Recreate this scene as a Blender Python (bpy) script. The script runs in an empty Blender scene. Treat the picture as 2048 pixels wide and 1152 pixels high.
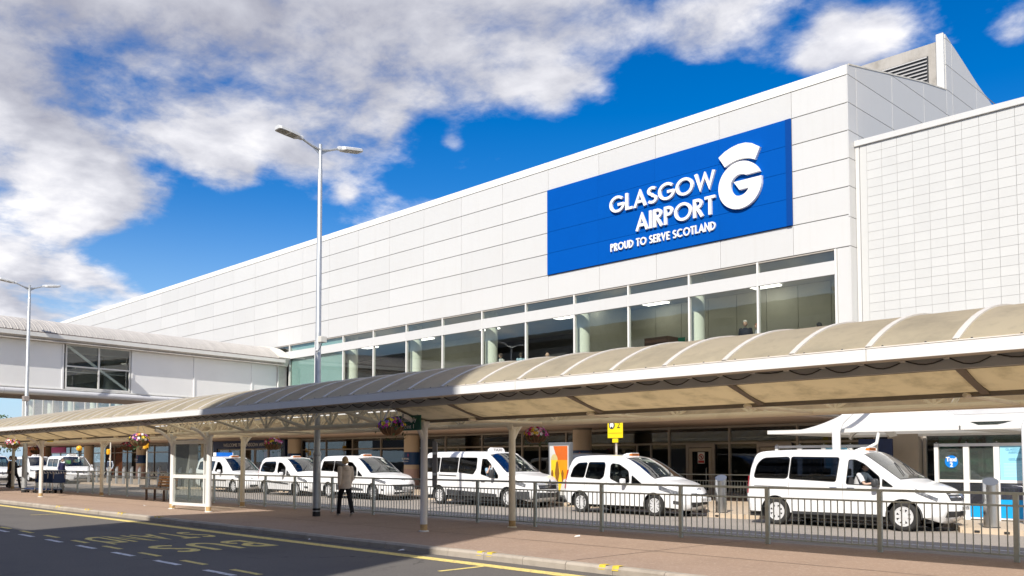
import bpy, bmesh, math, random
from mathutils import Vector, Matrix
from mathutils.geometry import delaunay_2d_cdt

random.seed(7)
S = bpy.context.scene
C = S.collection
R = math.radians
PI = math.pi

# ------------------------------------------------------------------ camera, sky, sun, exposure
CAM_Z = 1.65
PITCH = R(2.9)
HEAD = Vector((-0.7168, 0.6972, 0.0)).normalized()          # level viewing direction
RIGHT = Vector((HEAD.y, -HEAD.x, 0.0))
FWD = HEAD * math.cos(PITCH) + Vector((0, 0, math.sin(PITCH)))
UP = RIGHT.cross(FWD)
cam = bpy.data.cameras.new('camera')
cam.sensor_width = 36.0
cam.lens = 31.578
cam.shift_y = 0.12402
cam.clip_start = 0.1
cam.clip_end = 4000
camo = bpy.data.objects.new('camera', cam)
C.objects.link(camo)
m = Matrix((RIGHT, UP, -FWD)).transposed().to_4x4()
m.translation = Vector((0, 0, CAM_Z))
camo.matrix_world = m
S.camera = camo

S.view_settings.view_transform = 'Standard'
S.view_settings.look = 'None'
S.view_settings.exposure = 0.27
S.view_settings.gamma = 1.0
S.view_settings.use_curve_mapping = False
S.cycles.use_denoising = True
S.cycles.max_bounces = 8
S.cycles.transparent_max_bounces = 16
S.cycles.caustics_reflective = False
S.cycles.caustics_refractive = False

SUN_EL = R(40)
SUN_DIR = Vector((0.40, -0.917, 0)).normalized() * math.cos(SUN_EL) + Vector((0, 0, math.sin(SUN_EL)))   # towards the sun
sun = bpy.data.lights.new('sun', 'SUN')
sun.energy = 5.0
sun.angle = R(0.5)
sun.color = (1.0, 0.945, 0.86)
suno = bpy.data.objects.new('sun', sun)
C.objects.link(suno)
suno.rotation_euler = SUN_DIR.to_track_quat('Z', 'Y').to_euler()
suno.location = (0, 0, 60)

def pixel_dir(u, v):
    """world direction seen at a point of the 2048 x 1152 photograph"""
    f = 1796.46
    d = FWD + RIGHT * ((u - 1024) / f) + UP * ((830.0 - v) / f)
    return d.normalized()

world = bpy.data.worlds.new('World')
S.world = world
world.use_nodes = True
world.cycles.sampling_method = 'MANUAL'
world.cycles.sample_map_resolution = 512
wt = world.node_tree
wt.nodes.clear()

class NT:
    """tiny node helper"""
    def __init__(s, tree): s.t = tree
    def n(s, typ, **kw):
        nd = s.t.nodes.new(typ)
        for k, v in kw.items(): setattr(nd, k, v)
        return nd
    def put(s, sock, v):
        if hasattr(v, 'is_linked') or isinstance(v, bpy.types.NodeSocket): s.t.links.new(v, sock)
        else: sock.default_value = v
    def math(s, op, a, b=None, clamp=False):
        nd = s.n('ShaderNodeMath', operation=op, use_clamp=clamp)
        s.put(nd.inputs[0], a)
        if b is not None: s.put(nd.inputs[1], b)
        return nd.outputs[0]
    def vmath(s, op, a, b=None, out=0):
        nd = s.n('ShaderNodeVectorMath', operation=op)
        s.put(nd.inputs[0], a)
        if b is not None: s.put(nd.inputs[1], b)
        return nd.outputs[out]
    def noise(s, vec, scale, detail=4, rough=0.5, dist=0.0, out=0):
        nd = s.n('ShaderNodeTexNoise')
        s.put(nd.inputs['Vector'], vec)
        nd.inputs['Scale'].default_value = scale
        nd.inputs['Detail'].default_value = detail
        nd.inputs['Roughness'].default_value = rough
        nd.inputs['Distortion'].default_value = dist
        return nd.outputs[out]
    def ramp(s, fac, stops, interp='LINEAR'):
        nd = s.n('ShaderNodeValToRGB')
        nd.color_ramp.interpolation = interp
        el = nd.color_ramp.elements
        while len(el) < len(stops): el.new(0.5)
        for e, (p, c) in zip(el, stops):
            e.position = p
            e.color = c if len(c) == 4 else (*c, 1)
        s.put(nd.inputs[0], fac)
        return nd.outputs[0]
    def mix(s, fac, a, b, blend='MIX'):
        nd = s.n('ShaderNodeMix', data_type='RGBA', blend_type=blend)
        s.put(nd.inputs[0], fac)
        for sock, v in ((nd.inputs[6], a), (nd.inputs[7], b)):
            if isinstance(v, tuple) and len(v) == 3: v = (*v, 1)
            s.put(sock, v)
        return nd.outputs[2]
    def smooth(s, x, a, b):
        nd = s.n('ShaderNodeMapRange', interpolation_type='SMOOTHSTEP')
        s.put(nd.inputs[0], x)
        nd.inputs[1].default_value = a
        nd.inputs[2].default_value = b
        return nd.outputs[0]

CB = 12.3                      # brightness of sunlit cloud in the sky's own units
def build_sky():
    N = NT(wt)
    out = N.n('ShaderNodeOutputWorld')
    bg = N.n('ShaderNodeBackground')
    bg.inputs[1].default_value = 0.074
    sky = N.n('ShaderNodeTexSky', sky_type='NISHITA')
    sky.sun_disc = False
    sky.sun_elevation = SUN_EL
    sky.sun_rotation = math.atan2(SUN_DIR.x, SUN_DIR.y)
    sky.air_density = 1.0
    sky.dust_density = 0.6
    sky.ozone_density = 2.6
    hs = N.n('ShaderNodeHueSaturation')
    hs.inputs['Saturation'].default_value = 1.52
    hs.inputs['Value'].default_value = 1.55
    hs.inputs['Hue'].default_value = 0.511
    wt.links.new(sky.outputs[0], hs.inputs['Color'])
    tc = N.n('ShaderNodeTexCoord')
    d = N.vmath('NORMALIZE', tc.outputs['Generated'])
    sep = N.n('ShaderNodeSeparateXYZ')
    N.put(sep.inputs[0], d)
    z = N.math('MAXIMUM', sep.outputs[2], 0.0)
    den = N.math('ADD', z, 0.22)
    comb = N.n('ShaderNodeCombineXYZ')
    N.put(comb.inputs[0], N.math('DIVIDE', sep.outputs[0], den))
    N.put(comb.inputs[1], N.math('DIVIDE', sep.outputs[1], den))
    p = comb.outputs[0]
    # where the cloud banks of this afternoon lie: (u, v, angular radius in photo pixels, amount)
    blobs = [(-60, 60, 230, 1), (140, 50, 200, 1), (330, 50, 200, 1), (520, 70, 190, 1), (700, 60, 180, 1), (880, 40, 150, 1), (1060, 20, 130, 1),
             (1230, 40, 110, .95), (1370, 50, 85, .8), (1480, 5, 90, .7), (60, 190, 120, .75), (220, 180, 110, .75), (420, 190, 100, .8), (560, 180, 90, .75),
             (900, 160, 80, .7), (1000, 165, 75, .75), (1110, 180, 60, .8), (1185, 160, 45, .6), (700, 255, 120, 1.1), (610, 285, 70, .8), (760, 230, 40, .6),
             (430, 345, 55, 1.0), (485, 350, 40, .9), (370, 300, 60, .75), (290, 260, 60, .6), (40, 330, 100, .9), (150, 350, 90, .9), (230, 400, 80, .8), (90, 430, 90, .9),
             (330, 400, 45, .5), (40, 500, 60, .6), (60, 565, 80, 1.2), (150, 580, 70, 1.2), (225, 600, 50, 1.1), (285, 612, 34, .9), (10, 620, 80, 1.1),
             (1700, 90, 85, .62), (1775, 50, 55, .55), (1620, 120, 42, .6), (1660, 40, 40, .4), (2015, 85, 40, .5), (2045, 30, 40, .4), (690, 390, 28, .6), (905, 280, 28, .5),
             (-150, 580, 130, .9), (-180, 330, 180, .9), (2380, -150, 220, .8), (700, -260, 380, 1.0), (1500, -420, 300, .8)]
    darkb = [(100, 110, 190, .9), (420, 90, 220, .8), (760, 150, 170, .9), (1100, 60, 150, .7), (1400, 90, 110, .8), (40, 575, 50, .6), (1690, 100, 90, .6), (300, 480, 90, .25)]
    def bsum(bl, kf):
        acc = None
        for (u, v, r, a) in bl:
            pd = pixel_dir(u, v)
            dt = N.vmath('DOT_PRODUCT', d, tuple(pd), out=1)
            e = N.math('MULTIPLY', N.math('SUBTRACT', dt, 1.0), 1.0 / (r * kf / 1796.0) ** 2)
            g = N.math('MULTIPLY', N.math('EXPONENT', e), a)
            acc = g if acc is None else N.math('ADD', acc, g)
        return N.math('MINIMUM', acc, 1.0)
    acc = bsum(blobs, .55)
    dark = bsum(darkb, .75)
    warp = N.noise(p, 2.2, 4, .55, out=1)
    wv = N.vmath('MULTIPLY', N.vmath('SUBTRACT', warp, (.5, .5, .5)), (.13, .13, .13))
    pw = N.vmath('ADD', p, wv)
    sd = Vector((SUN_DIR.x, SUN_DIR.y, 0)) * 0.10
    n1 = N.noise(pw, 2.7, 13, .60)
    n2 = N.noise(N.vmath('ADD', pw, tuple(sd)), 2.7, 4, .52)
    gen = N.noise(p, 0.9, 2, .5)
    away = N.math('MULTIPLY', N.smooth(N.vmath('DOT_PRODUCT', d, tuple(pixel_dir(1024, 300)), out=1), .80, .55), N.math('MULTIPLY', gen, 1.15))  # extra cloud cover outside the view, raised to strengthen the sky fill light
    base = N.math('ADD', acc, away)
    dens = N.math('ADD', N.math('MULTIPLY', base, 0.52), N.math('MULTIPLY', N.math('SUBTRACT', n1, .5), 2.0))
    mask = N.smooth(dens, 0.13, 0.58)
    mask = N.math('MULTIPLY', mask, N.smooth(z, 0.0, 0.05))
    broad = N.noise(p, 2.6, 4, .55)
    sh = N.math('ADD', .68, N.math('MULTIPLY', N.math('SUBTRACT', n1, n2), 2.6))
    sh = N.math('ADD', sh, N.math('MULTIPLY', N.math('SUBTRACT', broad, .5), .9))
    sh = N.math('SUBTRACT', sh, N.math('MULTIPLY', dark, .44), clamp=True)
    cc = N.ramp(sh, [(0.0, tuple(x * CB for x in (.38, .39, .47))), (0.35, tuple(x * CB for x in (.55, .56, .63))), (0.7, tuple(x * CB for x in (.80, .80, .85))), (1.0, tuple(x * CB for x in (1.06, 1.04, 1.03)))])
    clear = N.mix(N.math('MULTIPLY', N.smooth(z, .30, -.02), .75), hs.outputs[0], (5.6, 8.2, 11.5))
    col = N.mix(mask, clear, cc)
    wt.links.new(col, bg.inputs[0])
    wt.links.new(bg.outputs[0], out.inputs[0])
build_sky()

# ------------------------------------------------------------------ materials
MATS = {}
def mat(name, col, rough=.6, metal=0.0, var=.12, scale=2.0, dark=None, bump=0.0, bscale=40.0, piece=0.0, coat=0.0, spec=None,
        streak=0.0, streak_col=(.25, .22, .17), speck=None, trans=0.0, emit=0.0, two=None, cracks=0.0):
    """principled material with world-space wear: var = noise mix towards `dark`, piece = value jitter per object,
    streak = vertical weather streaks, speck = (scale, amount, colour) chips, two = colour of the inner face"""
    if name in MATS: return MATS[name]
    mt = bpy.data.materials.new(name)
    mt.use_nodes = True
    t = mt.node_tree
    N = NT(t)
    b = t.nodes['Principled BSDF']
    geo = N.n('ShaderNodeNewGeometry')
    pos = geo.outputs['Position']
    base = (*col, 1)
    c = None
    if var > 0:
        nz = N.noise(pos, scale, 5, .6)
        dk = dark or tuple(x * .6 for x in col)
        c = N.mix(N.math('MULTIPLY', N.smooth(nz, .42, .78), var * 2.2, clamp=True), base, dk)
    if speck:
        sc, amt, scol = speck
        nz = N.noise(pos, sc, 2, .8)
        c = N.mix(N.math('MULTIPLY', N.smooth(nz, .5, .66), amt), c if c is not None else base, scol)
    if cracks:
        vo = N.n('ShaderNodeTexVoronoi', feature='DISTANCE_TO_EDGE')
        vo.inputs['Scale'].default_value = .22
        wp_ = N.vmath('ADD', pos, N.vmath('MULTIPLY', N.noise(pos, .9, 5, .6, out=1), (1.6, 1.6, 0)))
        N.put(vo.inputs['Vector'], wp_)
        ln = N.math('MULTIPLY', N.math('LESS_THAN', vo.outputs['Distance'], .0045), N.smooth(N.noise(pos, .5, 2), .46, .6))
        c = N.mix(N.math('MULTIPLY', ln, cracks), c if c is not None else base, tuple(x * .35 for x in col))
        st_ = N.smooth(N.noise(N.vmath('MULTIPLY', pos, (.22, 1.0, 1.0)), .8, 3, .55), .58, .74)
        c = N.mix(N.math('MULTIPLY', st_, .45), c, tuple(x * .62 for x in col))
    if streak > 0:
        mp = N.vmath('MULTIPLY', pos, (1.0, 1.0, .06))
        nz = N.noise(mp, 5.5, 4, .65)
        c = N.mix(N.math('MULTIPLY', N.smooth(nz, .5, .85), streak), c if c is not None else base, streak_col)
    if piece > 0:
        oi = N.n('ShaderNodeObjectInfo')
        hv = N.n('ShaderNodeHueSaturation')
        N.put(hv.inputs['Value'], N.math('ADD', 1 - piece, N.math('MULTIPLY', oi.outputs['Random'], 2 * piece)))
        N.put(hv.inputs['Color'], c if c is not None else base)
        c = hv.outputs[0]
    if two is not None:
        c = N.mix(geo.outputs['Backfacing'], c if c is not None else base, two)
    if c is not None: t.links.new(c, b.inputs['Base Color'])
    else: b.inputs['Base Color'].default_value = base
    b.inputs['Roughness'].default_value = rough
    b.inputs['Metallic'].default_value = metal
    if coat: b.inputs['Coat Weight'].default_value = coat; b.inputs['Coat Roughness'].default_value = .05
    if spec is not None: b.inputs['Specular IOR Level'].default_value = spec
    if bump > 0:
        bp = N.n('ShaderNodeBump')
        bp.inputs['Strength'].default_value = bump
        bp.inputs['Distance'].default_value = .02
        N.put(bp.inputs['Height'], N.noise(pos, bscale, 4, .65))
        t.links.new(bp.outputs[0], b.inputs['Normal'])
    if emit:
        b.inputs['Emission Color'].default_value = base
        b.inputs['Emission Strength'].default_value = emit
    if trans > 0:
        o = t.nodes['Material Output']
        tr = N.n('ShaderNodeBsdfTranslucent')
        if c is not None: t.links.new(c, tr.inputs[0])
        else: tr.inputs[0].default_value = base
        mx = N.n('ShaderNodeMixShader')
        mx.inputs[0].default_value = trans
        t.links.new(b.outputs[0], mx.inputs[1])
        t.links.new(tr.outputs[0], mx.inputs[2])
        t.links.new(mx.outputs[0], o.inputs[0])
    MATS[name] = mt
    return mt

def glass(name, tint=(.8, .86, .84), refl=1.0, rough=0.0, ior=1.5, dirt=0.0):
    """pane: fresnel mirror over tinted transparency, so that sky and neighbours reflect and the room shows through"""
    if name in MATS: return MATS[name]
    mt = bpy.data.materials.new(name)
    mt.use_nodes = True
    t = mt.node_tree
    N = NT(t)
    t.nodes.remove(t.nodes['Principled BSDF'])
    o = t.nodes['Material Output']
    tr = N.n('ShaderNodeBsdfTransparent'); tr.inputs[0].default_value = (*tint, 1)
    gl = N.n('ShaderNodeBsdfGlossy'); gl.inputs['Roughness'].default_value = rough
    fr = N.n('ShaderNodeFresnel')
    geo = N.n('ShaderNodeNewGeometry')
    # both faces of a pane reflect like its outer face
    N.put(fr.inputs[0], N.math('ADD', ior, N.math('MULTIPLY', geo.outputs['Backfacing'], 1.0 / ior - ior)))
    bp = N.n('ShaderNodeBump'); bp.inputs['Strength'].default_value = .03; bp.inputs['Distance'].default_value = .02
    N.put(bp.inputs['Height'], N.noise(geo.outputs['Position'], 1.3, 2, .5))
    t.links.new(bp.outputs[0], gl.inputs['Normal'])
    mx = N.n('ShaderNodeMixShader')
    t.links.new(N.math('MULTIPLY', fr.outputs[0], refl * 1.6, clamp=True), mx.inputs[0])
    t.links.new(tr.outputs[0], mx.inputs[1]); t.links.new(gl.outputs[0], mx.inputs[2])
    last = mx.outputs[0]
    if dirt:
        df = N.n('ShaderNodeBsdfDiffuse'); df.inputs[0].default_value = (.55, .6, .56, 1)
        m2 = N.n('ShaderNodeMixShader'); m2.inputs[0].default_value = dirt
        t.links.new(last, m2.inputs[1]); t.links.new(df.outputs[0], m2.inputs[2]); last = m2.outputs[0]
    t.links.new(last, o.inputs[0])
    MATS[name] = mt
    return mt

WHITE = mat('white_cladding', (.57, .567, .552), .5, var=.06, scale=.7, dark=(.52, .50, .46), piece=.03, streak=.16, streak_col=(.45, .42, .36))
COPING = mat('weathered_coping', (.66, .63, .56), .7, var=.4, scale=1.6, dark=(.42, .38, .30), streak=.5, streak_col=(.34, .29, .2))
TILE = mat('pale_wall_tile', (.545, .545, .527), .45, var=.04, scale=1.0, piece=.02)
GROUT = mat('grey_joint', (.50, .50, .51), .8, var=.1)
JOINT = mat('dark_joint', (.25, .24, .235), .9, var=.0)
FRAME = mat('white_frame', (.76, .75, .71), .4, var=.08)
ALU = mat('bronze_grey_frame', (.42, .38, .33), .45, var=.1)
STEEL = mat('galvanised_steel', (.50, .52, .53), .42, metal=.55, var=.25, scale=7, dark=(.32, .34, .35))
STAIN = mat('brushed_stainless', (.62, .62, .60), .28, metal=1.0, var=.12, scale=3, streak=.35, streak_col=(.35, .35, .35))
CREAM = mat('cream_paint', (.84, .78, .63), .5, var=.14, scale=3, dark=(.5, .43, .3))
POSTW = mat('white_post_paint', (.76, .75, .72), .45, var=.12, scale=3, dark=(.55, .5, .42))
RAILM = mat('rail_grey_green', (.51, .57, .55), .45, metal=.2, var=.25, scale=9, dark=(.36, .37, .32))
GRP = mat('beige_roof_sheet', (.68, .61, .46), .6, spec=.2, var=.35, scale=1.4, dark=(.49, .44, .335), piece=.05, trans=.60, streak=.25, streak_col=(.2, .18, .13))
GRPU = mat('dirty_soffit_sheet', (.82, .70, .50), .6, var=.5, scale=2.2, dark=(.52, .44, .30), piece=.05, trans=.72)
BROWNM = mat('brown_grey_beam', (.21, .185, .155), .6, var=.2)
ASPH = mat('asphalt', (.125, .113, .101), .9, cracks=.8, var=.25, scale=.55, dark=(.08, .073, .067), bump=.5, bscale=55, speck=(28, .4, (.21, .19, .175)))
ASPH2 = mat('taxi_lane_asphalt', (.30, .262, .222), .9, cracks=.6, var=.2, scale=.5, dark=(.20, .178, .155), bump=.5, bscale=55, speck=(60, .35, (.42, .38, .33)))
PAVE = mat('brown_chip_pavement', (.345, .245, .185), .9, var=.22, scale=.8, dark=(.24, .172, .132), bump=.6, bscale=70, speck=(20, .55, (.47, .36, .28)))
PAVE2 = mat('pale_block_pavement', (.50, .40, .29), .85, var=.15, scale=1.0, dark=(.36, .28, .2), bump=.2)
KERB = mat('kerb_stone', (.40, .35, .29), .85, var=.3, scale=3, dark=(.25, .21, .17), bump=.4, bscale=40, piece=.07)
YELL = mat('worn_yellow_paint', (.84, .66, .20), .8, var=.25, scale=9, dark=(.40, .33, .19), speck=(12, .6, (.24, .21, .165)))
WHIP = mat('worn_white_paint', (.80, .79, .78), .8, var=.3, scale=8, dark=(.34, .33, .32), speck=(10, .7, (.17, .16, .155)))
NAVY = mat('navy_sign', (.012, .030, .105), .45, var=.1)
SIGNB = mat('sign_blue', (.001, .080, .375), .8, spec=.03, var=.05, scale=.8, piece=.02)
SIGNB2 = mat('sign_edge_blue', (.001, .05, .25), .7, spec=.1, var=.03)
LETW = mat('letter_white', (.82, .81, .79), .4, var=.04)
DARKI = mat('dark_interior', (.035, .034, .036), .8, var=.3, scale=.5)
SOFF = mat('pink_brown_soffit', (.40, .31, .26), .7, var=.2, scale=.8, piece=.05)
COLM = mat('beige_column', (.56, .46, .34), .5, var=.08)
OLIVE = mat('olive_lining', (.52, .515, .42), .6, var=.12, piece=.05)
TEAL = mat('teal_blind', (.30, .47, .47), .7, var=.15, scale=1.5, streak=.3, streak_col=(.2, .35, .36))
BRIDGEW = mat('bridge_panel_white', (.86, .855, .84), .5, var=.05, scale=.7, piece=.01)
BRROOF = mat('bridge_roof_sheet', (.42, .395, .365), .5, var=.15, scale=2, piece=.05)
BLACK = mat('black_plastic', (.02, .02, .021), .5, var=.1)
RUBBER = mat('tyre_rubber', (.025, .024, .023), .85, var=.2)
DKGREY = mat('dark_grey_plastic', (.042, .043, .046), .5, var=.1)
TENT = mat('white_membrane', (.83, .82, .79), .55, var=.03, trans=.25)
G_UP = glass('upper_window_glass', (.92, .945, .92), 1.0)
G_DN = glass('ground_window_glass', (.86, .88, .86), .9)
G_CAR = glass('car_glass', (.50, .56, .54), .9)
G_WS = glass('windscreen_glass', (.70, .80, .74), 1.5)
G_SH = glass('shelter_glass', (.90, .94, .92), .8, dirt=.04)

# ------------------------------------------------------------------ mesh building
class MB:
    def __init__(s): s.v = []; s.f = []
    def add(s, vs, fs):
        k = len(s.v)
        s.v += [tuple(x) for x in vs]
        s.f += [tuple(i + k for i in f) for f in fs]
        return s
    def box(s, x0, x1, y0, y1, z0, z1):
        vs = [(x0, y0, z0), (x1, y0, z0), (x1, y1, z0), (x0, y1, z0), (x0, y0, z1), (x1, y0, z1), (x1, y1, z1), (x0, y1, z1)]
        return s.add(vs, [(0, 3, 2, 1), (4, 5, 6, 7), (0, 1, 5, 4), (1, 2, 6, 5), (2, 3, 7, 6), (3, 0, 4, 7)])
    def cbox(s, c, sz, ch=0.0):
        x, y, z = c; a, b, h = sz[0] / 2, sz[1] / 2, sz[2] / 2
        if ch <= 0: return s.box(x - a, x + a, y - b, y + b, z - h, z + h)
        bm = bmesh.new()
        bmesh.ops.create_cube(bm, size=1)
        for vv in bm.verts: vv.co = Vector((x + vv.co.x * 2 * a, y + vv.co.y * 2 * b, z + vv.co.z * 2 * h))
        bmesh.ops.bevel(bm, geom=list(bm.edges), offset=ch, segments=2, affect='EDGES', profile=.5)
        bm.verts.index_update()
        s.add([v.co[:] for v in bm.verts], [[v.index for v in f.verts] for f in bm.faces])
        bm.free()
        return s
    def bar(s, p0, p1, w, h, up=(0, 0, 1)):
        p0, p1 = Vector(p0), Vector(p1)
        d = (p1 - p0).normalized()
        u = Vector(up)
        if abs(d.dot(u)) > .98: u = Vector((1, 0, 0))
        a = d.cross(u).normalized() * (w / 2); b = a.cross(d).normalized() * (h / 2)
        vs = [p + i * a + j * b for p in (p0, p1) for i, j in ((-1, -1), (1, -1), (1, 1), (-1, 1))]
        return s.add(vs, [(0, 1, 2, 3), (7, 6, 5, 4), (0, 4, 5, 1), (1, 5, 6, 2), (2, 6, 7, 3), (3, 7, 4, 0)])
    def tube(s, pts, r, n=8, cap=True):
        pts = [Vector(p) for p in pts]
        rs = r if isinstance(r, (list, tuple)) else [r] * len(pts)
        rings = []
        prev = None
        for i, p in enumerate(pts):
            d = (pts[min(i + 1, len(pts) - 1)] - pts[max(i - 1, 0)])
            d = d.normalized() if d.length > 1e-9 else Vector((0, 0, 1))
            if prev is None:
                u = Vector((0, 0, 1)) if abs(d.z) < .9 else Vector((1, 0, 0))
                a = d.cross(u).normalized()
            else:
                a = (prev - d * prev.dot(d)).normalized()
            prev = a
            b = d.cross(a)
            rings.append([p + (a * math.cos(2 * PI * k / n) + b * math.sin(2 * PI * k / n)) * rs[i] for k in range(n)])
        vs = [v for rg in rings for v in rg]
        fs = [(i * n + k, i * n + (k + 1) % n, (i + 1) * n + (k + 1) % n, (i + 1) * n + k) for i in range(len(pts) - 1) for k in range(n)]
        if cap:
            fs.append(tuple(range(n - 1, -1, -1)))
            fs.append(tuple((len(pts) - 1) * n + k for k in range(n)))
        return s.add(vs, fs)
    def lathe(s, prof, n=16, c=(0, 0, 0), axis='z'):
        vs = []
        for (r, h) in prof:
            for k in range(n):
                a = 2 * PI * k / n
                x, y = r * math.cos(a), r * math.sin(a)
                q = (x, y, h) if axis == 'z' else (x, h, y)
                vs.append((q[0] + c[0], q[1] + c[1], q[2] + c[2]))
        fs = []
        for i in range(len(prof) - 1):
            for k in range(n):
                q = (i * n + k, i * n + (k + 1) % n, (i + 1) * n + (k + 1) % n, (i + 1) * n + k)
                fs.append(q if axis == 'z' else q[::-1])
        return s.add(vs, fs)
    def ell(s, c, r, n=12, m=8):
        prof = [(max(1e-4, math.sin(PI * i / m)), -math.cos(PI * i / m)) for i in range(m + 1)]
        k = len(s.v)
        s.lathe(prof, n)
        for i in range(k, len(s.v)):
            x, y, z = s.v[i]
            s.v[i] = (c[0] + x * r[0], c[1] + y * r[1], c[2] + z * r[2])
        return s
    def grid(s, fn, nu, nv, flip=False):
        vs = [fn(i / nu, j / nv) for i in range(nu + 1) for j in range(nv + 1)]
        fs = []
        for i in range(nu):
            for j in range(nv):
                a = i * (nv + 1) + j
                q = (a, a + nv + 1, a + nv + 2, a + 1)
                fs.append(q[::-1] if flip else q)
        return s.add(vs, fs)
    def prism(s, poly, fn, d):
        """poly: 2D outline, fn(u, v, h) -> point, extruded from h = 0 to h = d"""
        n = len(poly)
        vs = [fn(u, v, 0) for u, v in poly] + [fn(u, v, d) for u, v in poly]
        fs = [tuple(range(n - 1, -1, -1)), tuple(range(n, 2 * n))] + [(i, (i + 1) % n, n + (i + 1) % n, n + i) for i in range(n)]
        return s.add(vs, fs)
    def ribbon(s, pts, w, fn, d, closed=False):
        """thick polyline of width w in (u, v), extruded by d through fn"""
        P = [Vector((p[0], p[1])) for p in pts]
        n = len(P)
        L, Rr = [], []
        for i in range(n):
            a = P[(i - 1) % n] if (closed or i > 0) else None
            b = P[(i + 1) % n] if (closed or i < n - 1) else None
            d1 = (P[i] - a).normalized() if a is not None else None
            d2 = (b - P[i]).normalized() if b is not None else None
            if d1 is None: d1 = d2
            if d2 is None: d2 = d1
            n1 = Vector((-d1.y, d1.x)); n2 = Vector((-d2.y, d2.x))
            mm = n1 + n2
            mm = mm.normalized() if mm.length > 1e-6 else n1
            k = 1.0 / max(.42, mm.dot(n1))
            L.append(P[i] + mm * (w / 2 * k)); Rr.append(P[i] - mm * (w / 2 * k))
        vs = []
        for h in (0, d):
            vs += [fn(p.x, p.y, h) for p in L] + [fn(p.x, p.y, h) for p in Rr]
        fs = []
        m = n if closed else n - 1
        for i in range(m):
            j = (i + 1) % n
            fs += [(2 * n + i, 3 * n + i, 3 * n + j, 2 * n + j), (i, j, n + j, n + i), (i, 2 * n + i, 2 * n + j, j), (n + i, n + j, 3 * n + j, 3 * n + i)]
        if not closed:
            fs += [(0, n, 3 * n, 2 * n), (n - 1, 3 * n - 1, 4 * n - 1, 2 * n - 1)]
        return s.add(vs, fs)
    def mesh(s, name, smooth=False, angle=None, recalc=True):
        me = bpy.data.meshes.new(name)
        me.from_pydata(s.v, [], s.f)
        me.validate()
        bm = bmesh.new(); bm.from_mesh(me)
        bmesh.ops.remove_doubles(bm, verts=bm.verts, dist=1e-5)
        if recalc: bmesh.ops.recalc_face_normals(bm, faces=bm.faces)
        if smooth:
            ang = R(angle or 35)
            for f in bm.faces: f.smooth = True
            for e in bm.edges:
                if len(e.link_faces) == 2:
                    try:
                        if e.calc_face_angle() > ang: e.smooth = False
                    except ValueError: pass
        bm.to_mesh(me); bm.free()
        return me

def link(name, me, material, parent=None, loc=None, rot=None):
    o = bpy.data.objects.new(name, me)
    C.objects.link(o)
    if material is not None and me is not None and not me.materials: me.materials.append(material)
    if parent is not None: o.parent = parent
    if loc is not None: o.location = loc
    if rot is not None: o.rotation_euler = rot
    return o
def obj(name, mb, material, parent=None, smooth=False, loc=None, rot=None, angle=None, recalc=True):
    return link(name, mb.mesh(name, smooth, angle, recalc), material, parent, loc, rot)
def tag(o, label=None, cat=None, group=None, kind=None):
    if label: o['label'] = label
    if cat: o['category'] = cat
    if group: o['group'] = group
    if kind: o['kind'] = kind
    return o
def thing(name, label, cat, loc=(0, 0, 0), rz=0, group=None):
    o = bpy.data.objects.new(name, None)
    C.objects.link(o)
    o.location = loc; o.rotation_euler = (0, 0, rz)
    o.empty_display_size = .2
    return tag(o, label, cat, group)
def copy_tree(o, parent=None):
    c = o.copy(); C.objects.link(c)
    if parent is not None: c.parent = parent
    for ch in list(o.children): copy_tree(ch, c)
    return c
def structure(name, mb, material, smooth=False):
    return tag(obj(name, mb, material, None, smooth), kind='structure')

def font_mesh(text, size, depth, align='CENTER', bold=0.0):
    cu = bpy.data.curves.new('lettering', 'FONT')
    cu.body = text; cu.size = size; cu.extrude = depth / 2; cu.align_x = align; cu.offset = bold; cu.resolution_u = 3
    o = bpy.data.objects.new('lettering', cu)
    C.objects.link(o)
    dg = bpy.context.evaluated_depsgraph_get()
    me = bpy.data.meshes.new_from_object(o.evaluated_get(dg))
    bpy.data.objects.remove(o); bpy.data.curves.remove(cu)
    return me
FACE_FRONT = (PI / 2, 0, 0)         # text upright, read by someone looking towards +Y
def lettering(text, size, material, parent, loc, depth=.01, rot=FACE_FRONT, width=None, bold=0.0, name='lettering'):
    me = font_mesh(text, size, depth, bold=bold)
    o = link(name, me, material, parent, loc, rot)
    if width and me.vertices:
        xs = [v.co.x for v in me.vertices]
        o.scale = (width / (max(xs) - min(xs)), 1, 1)
    return o

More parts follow.
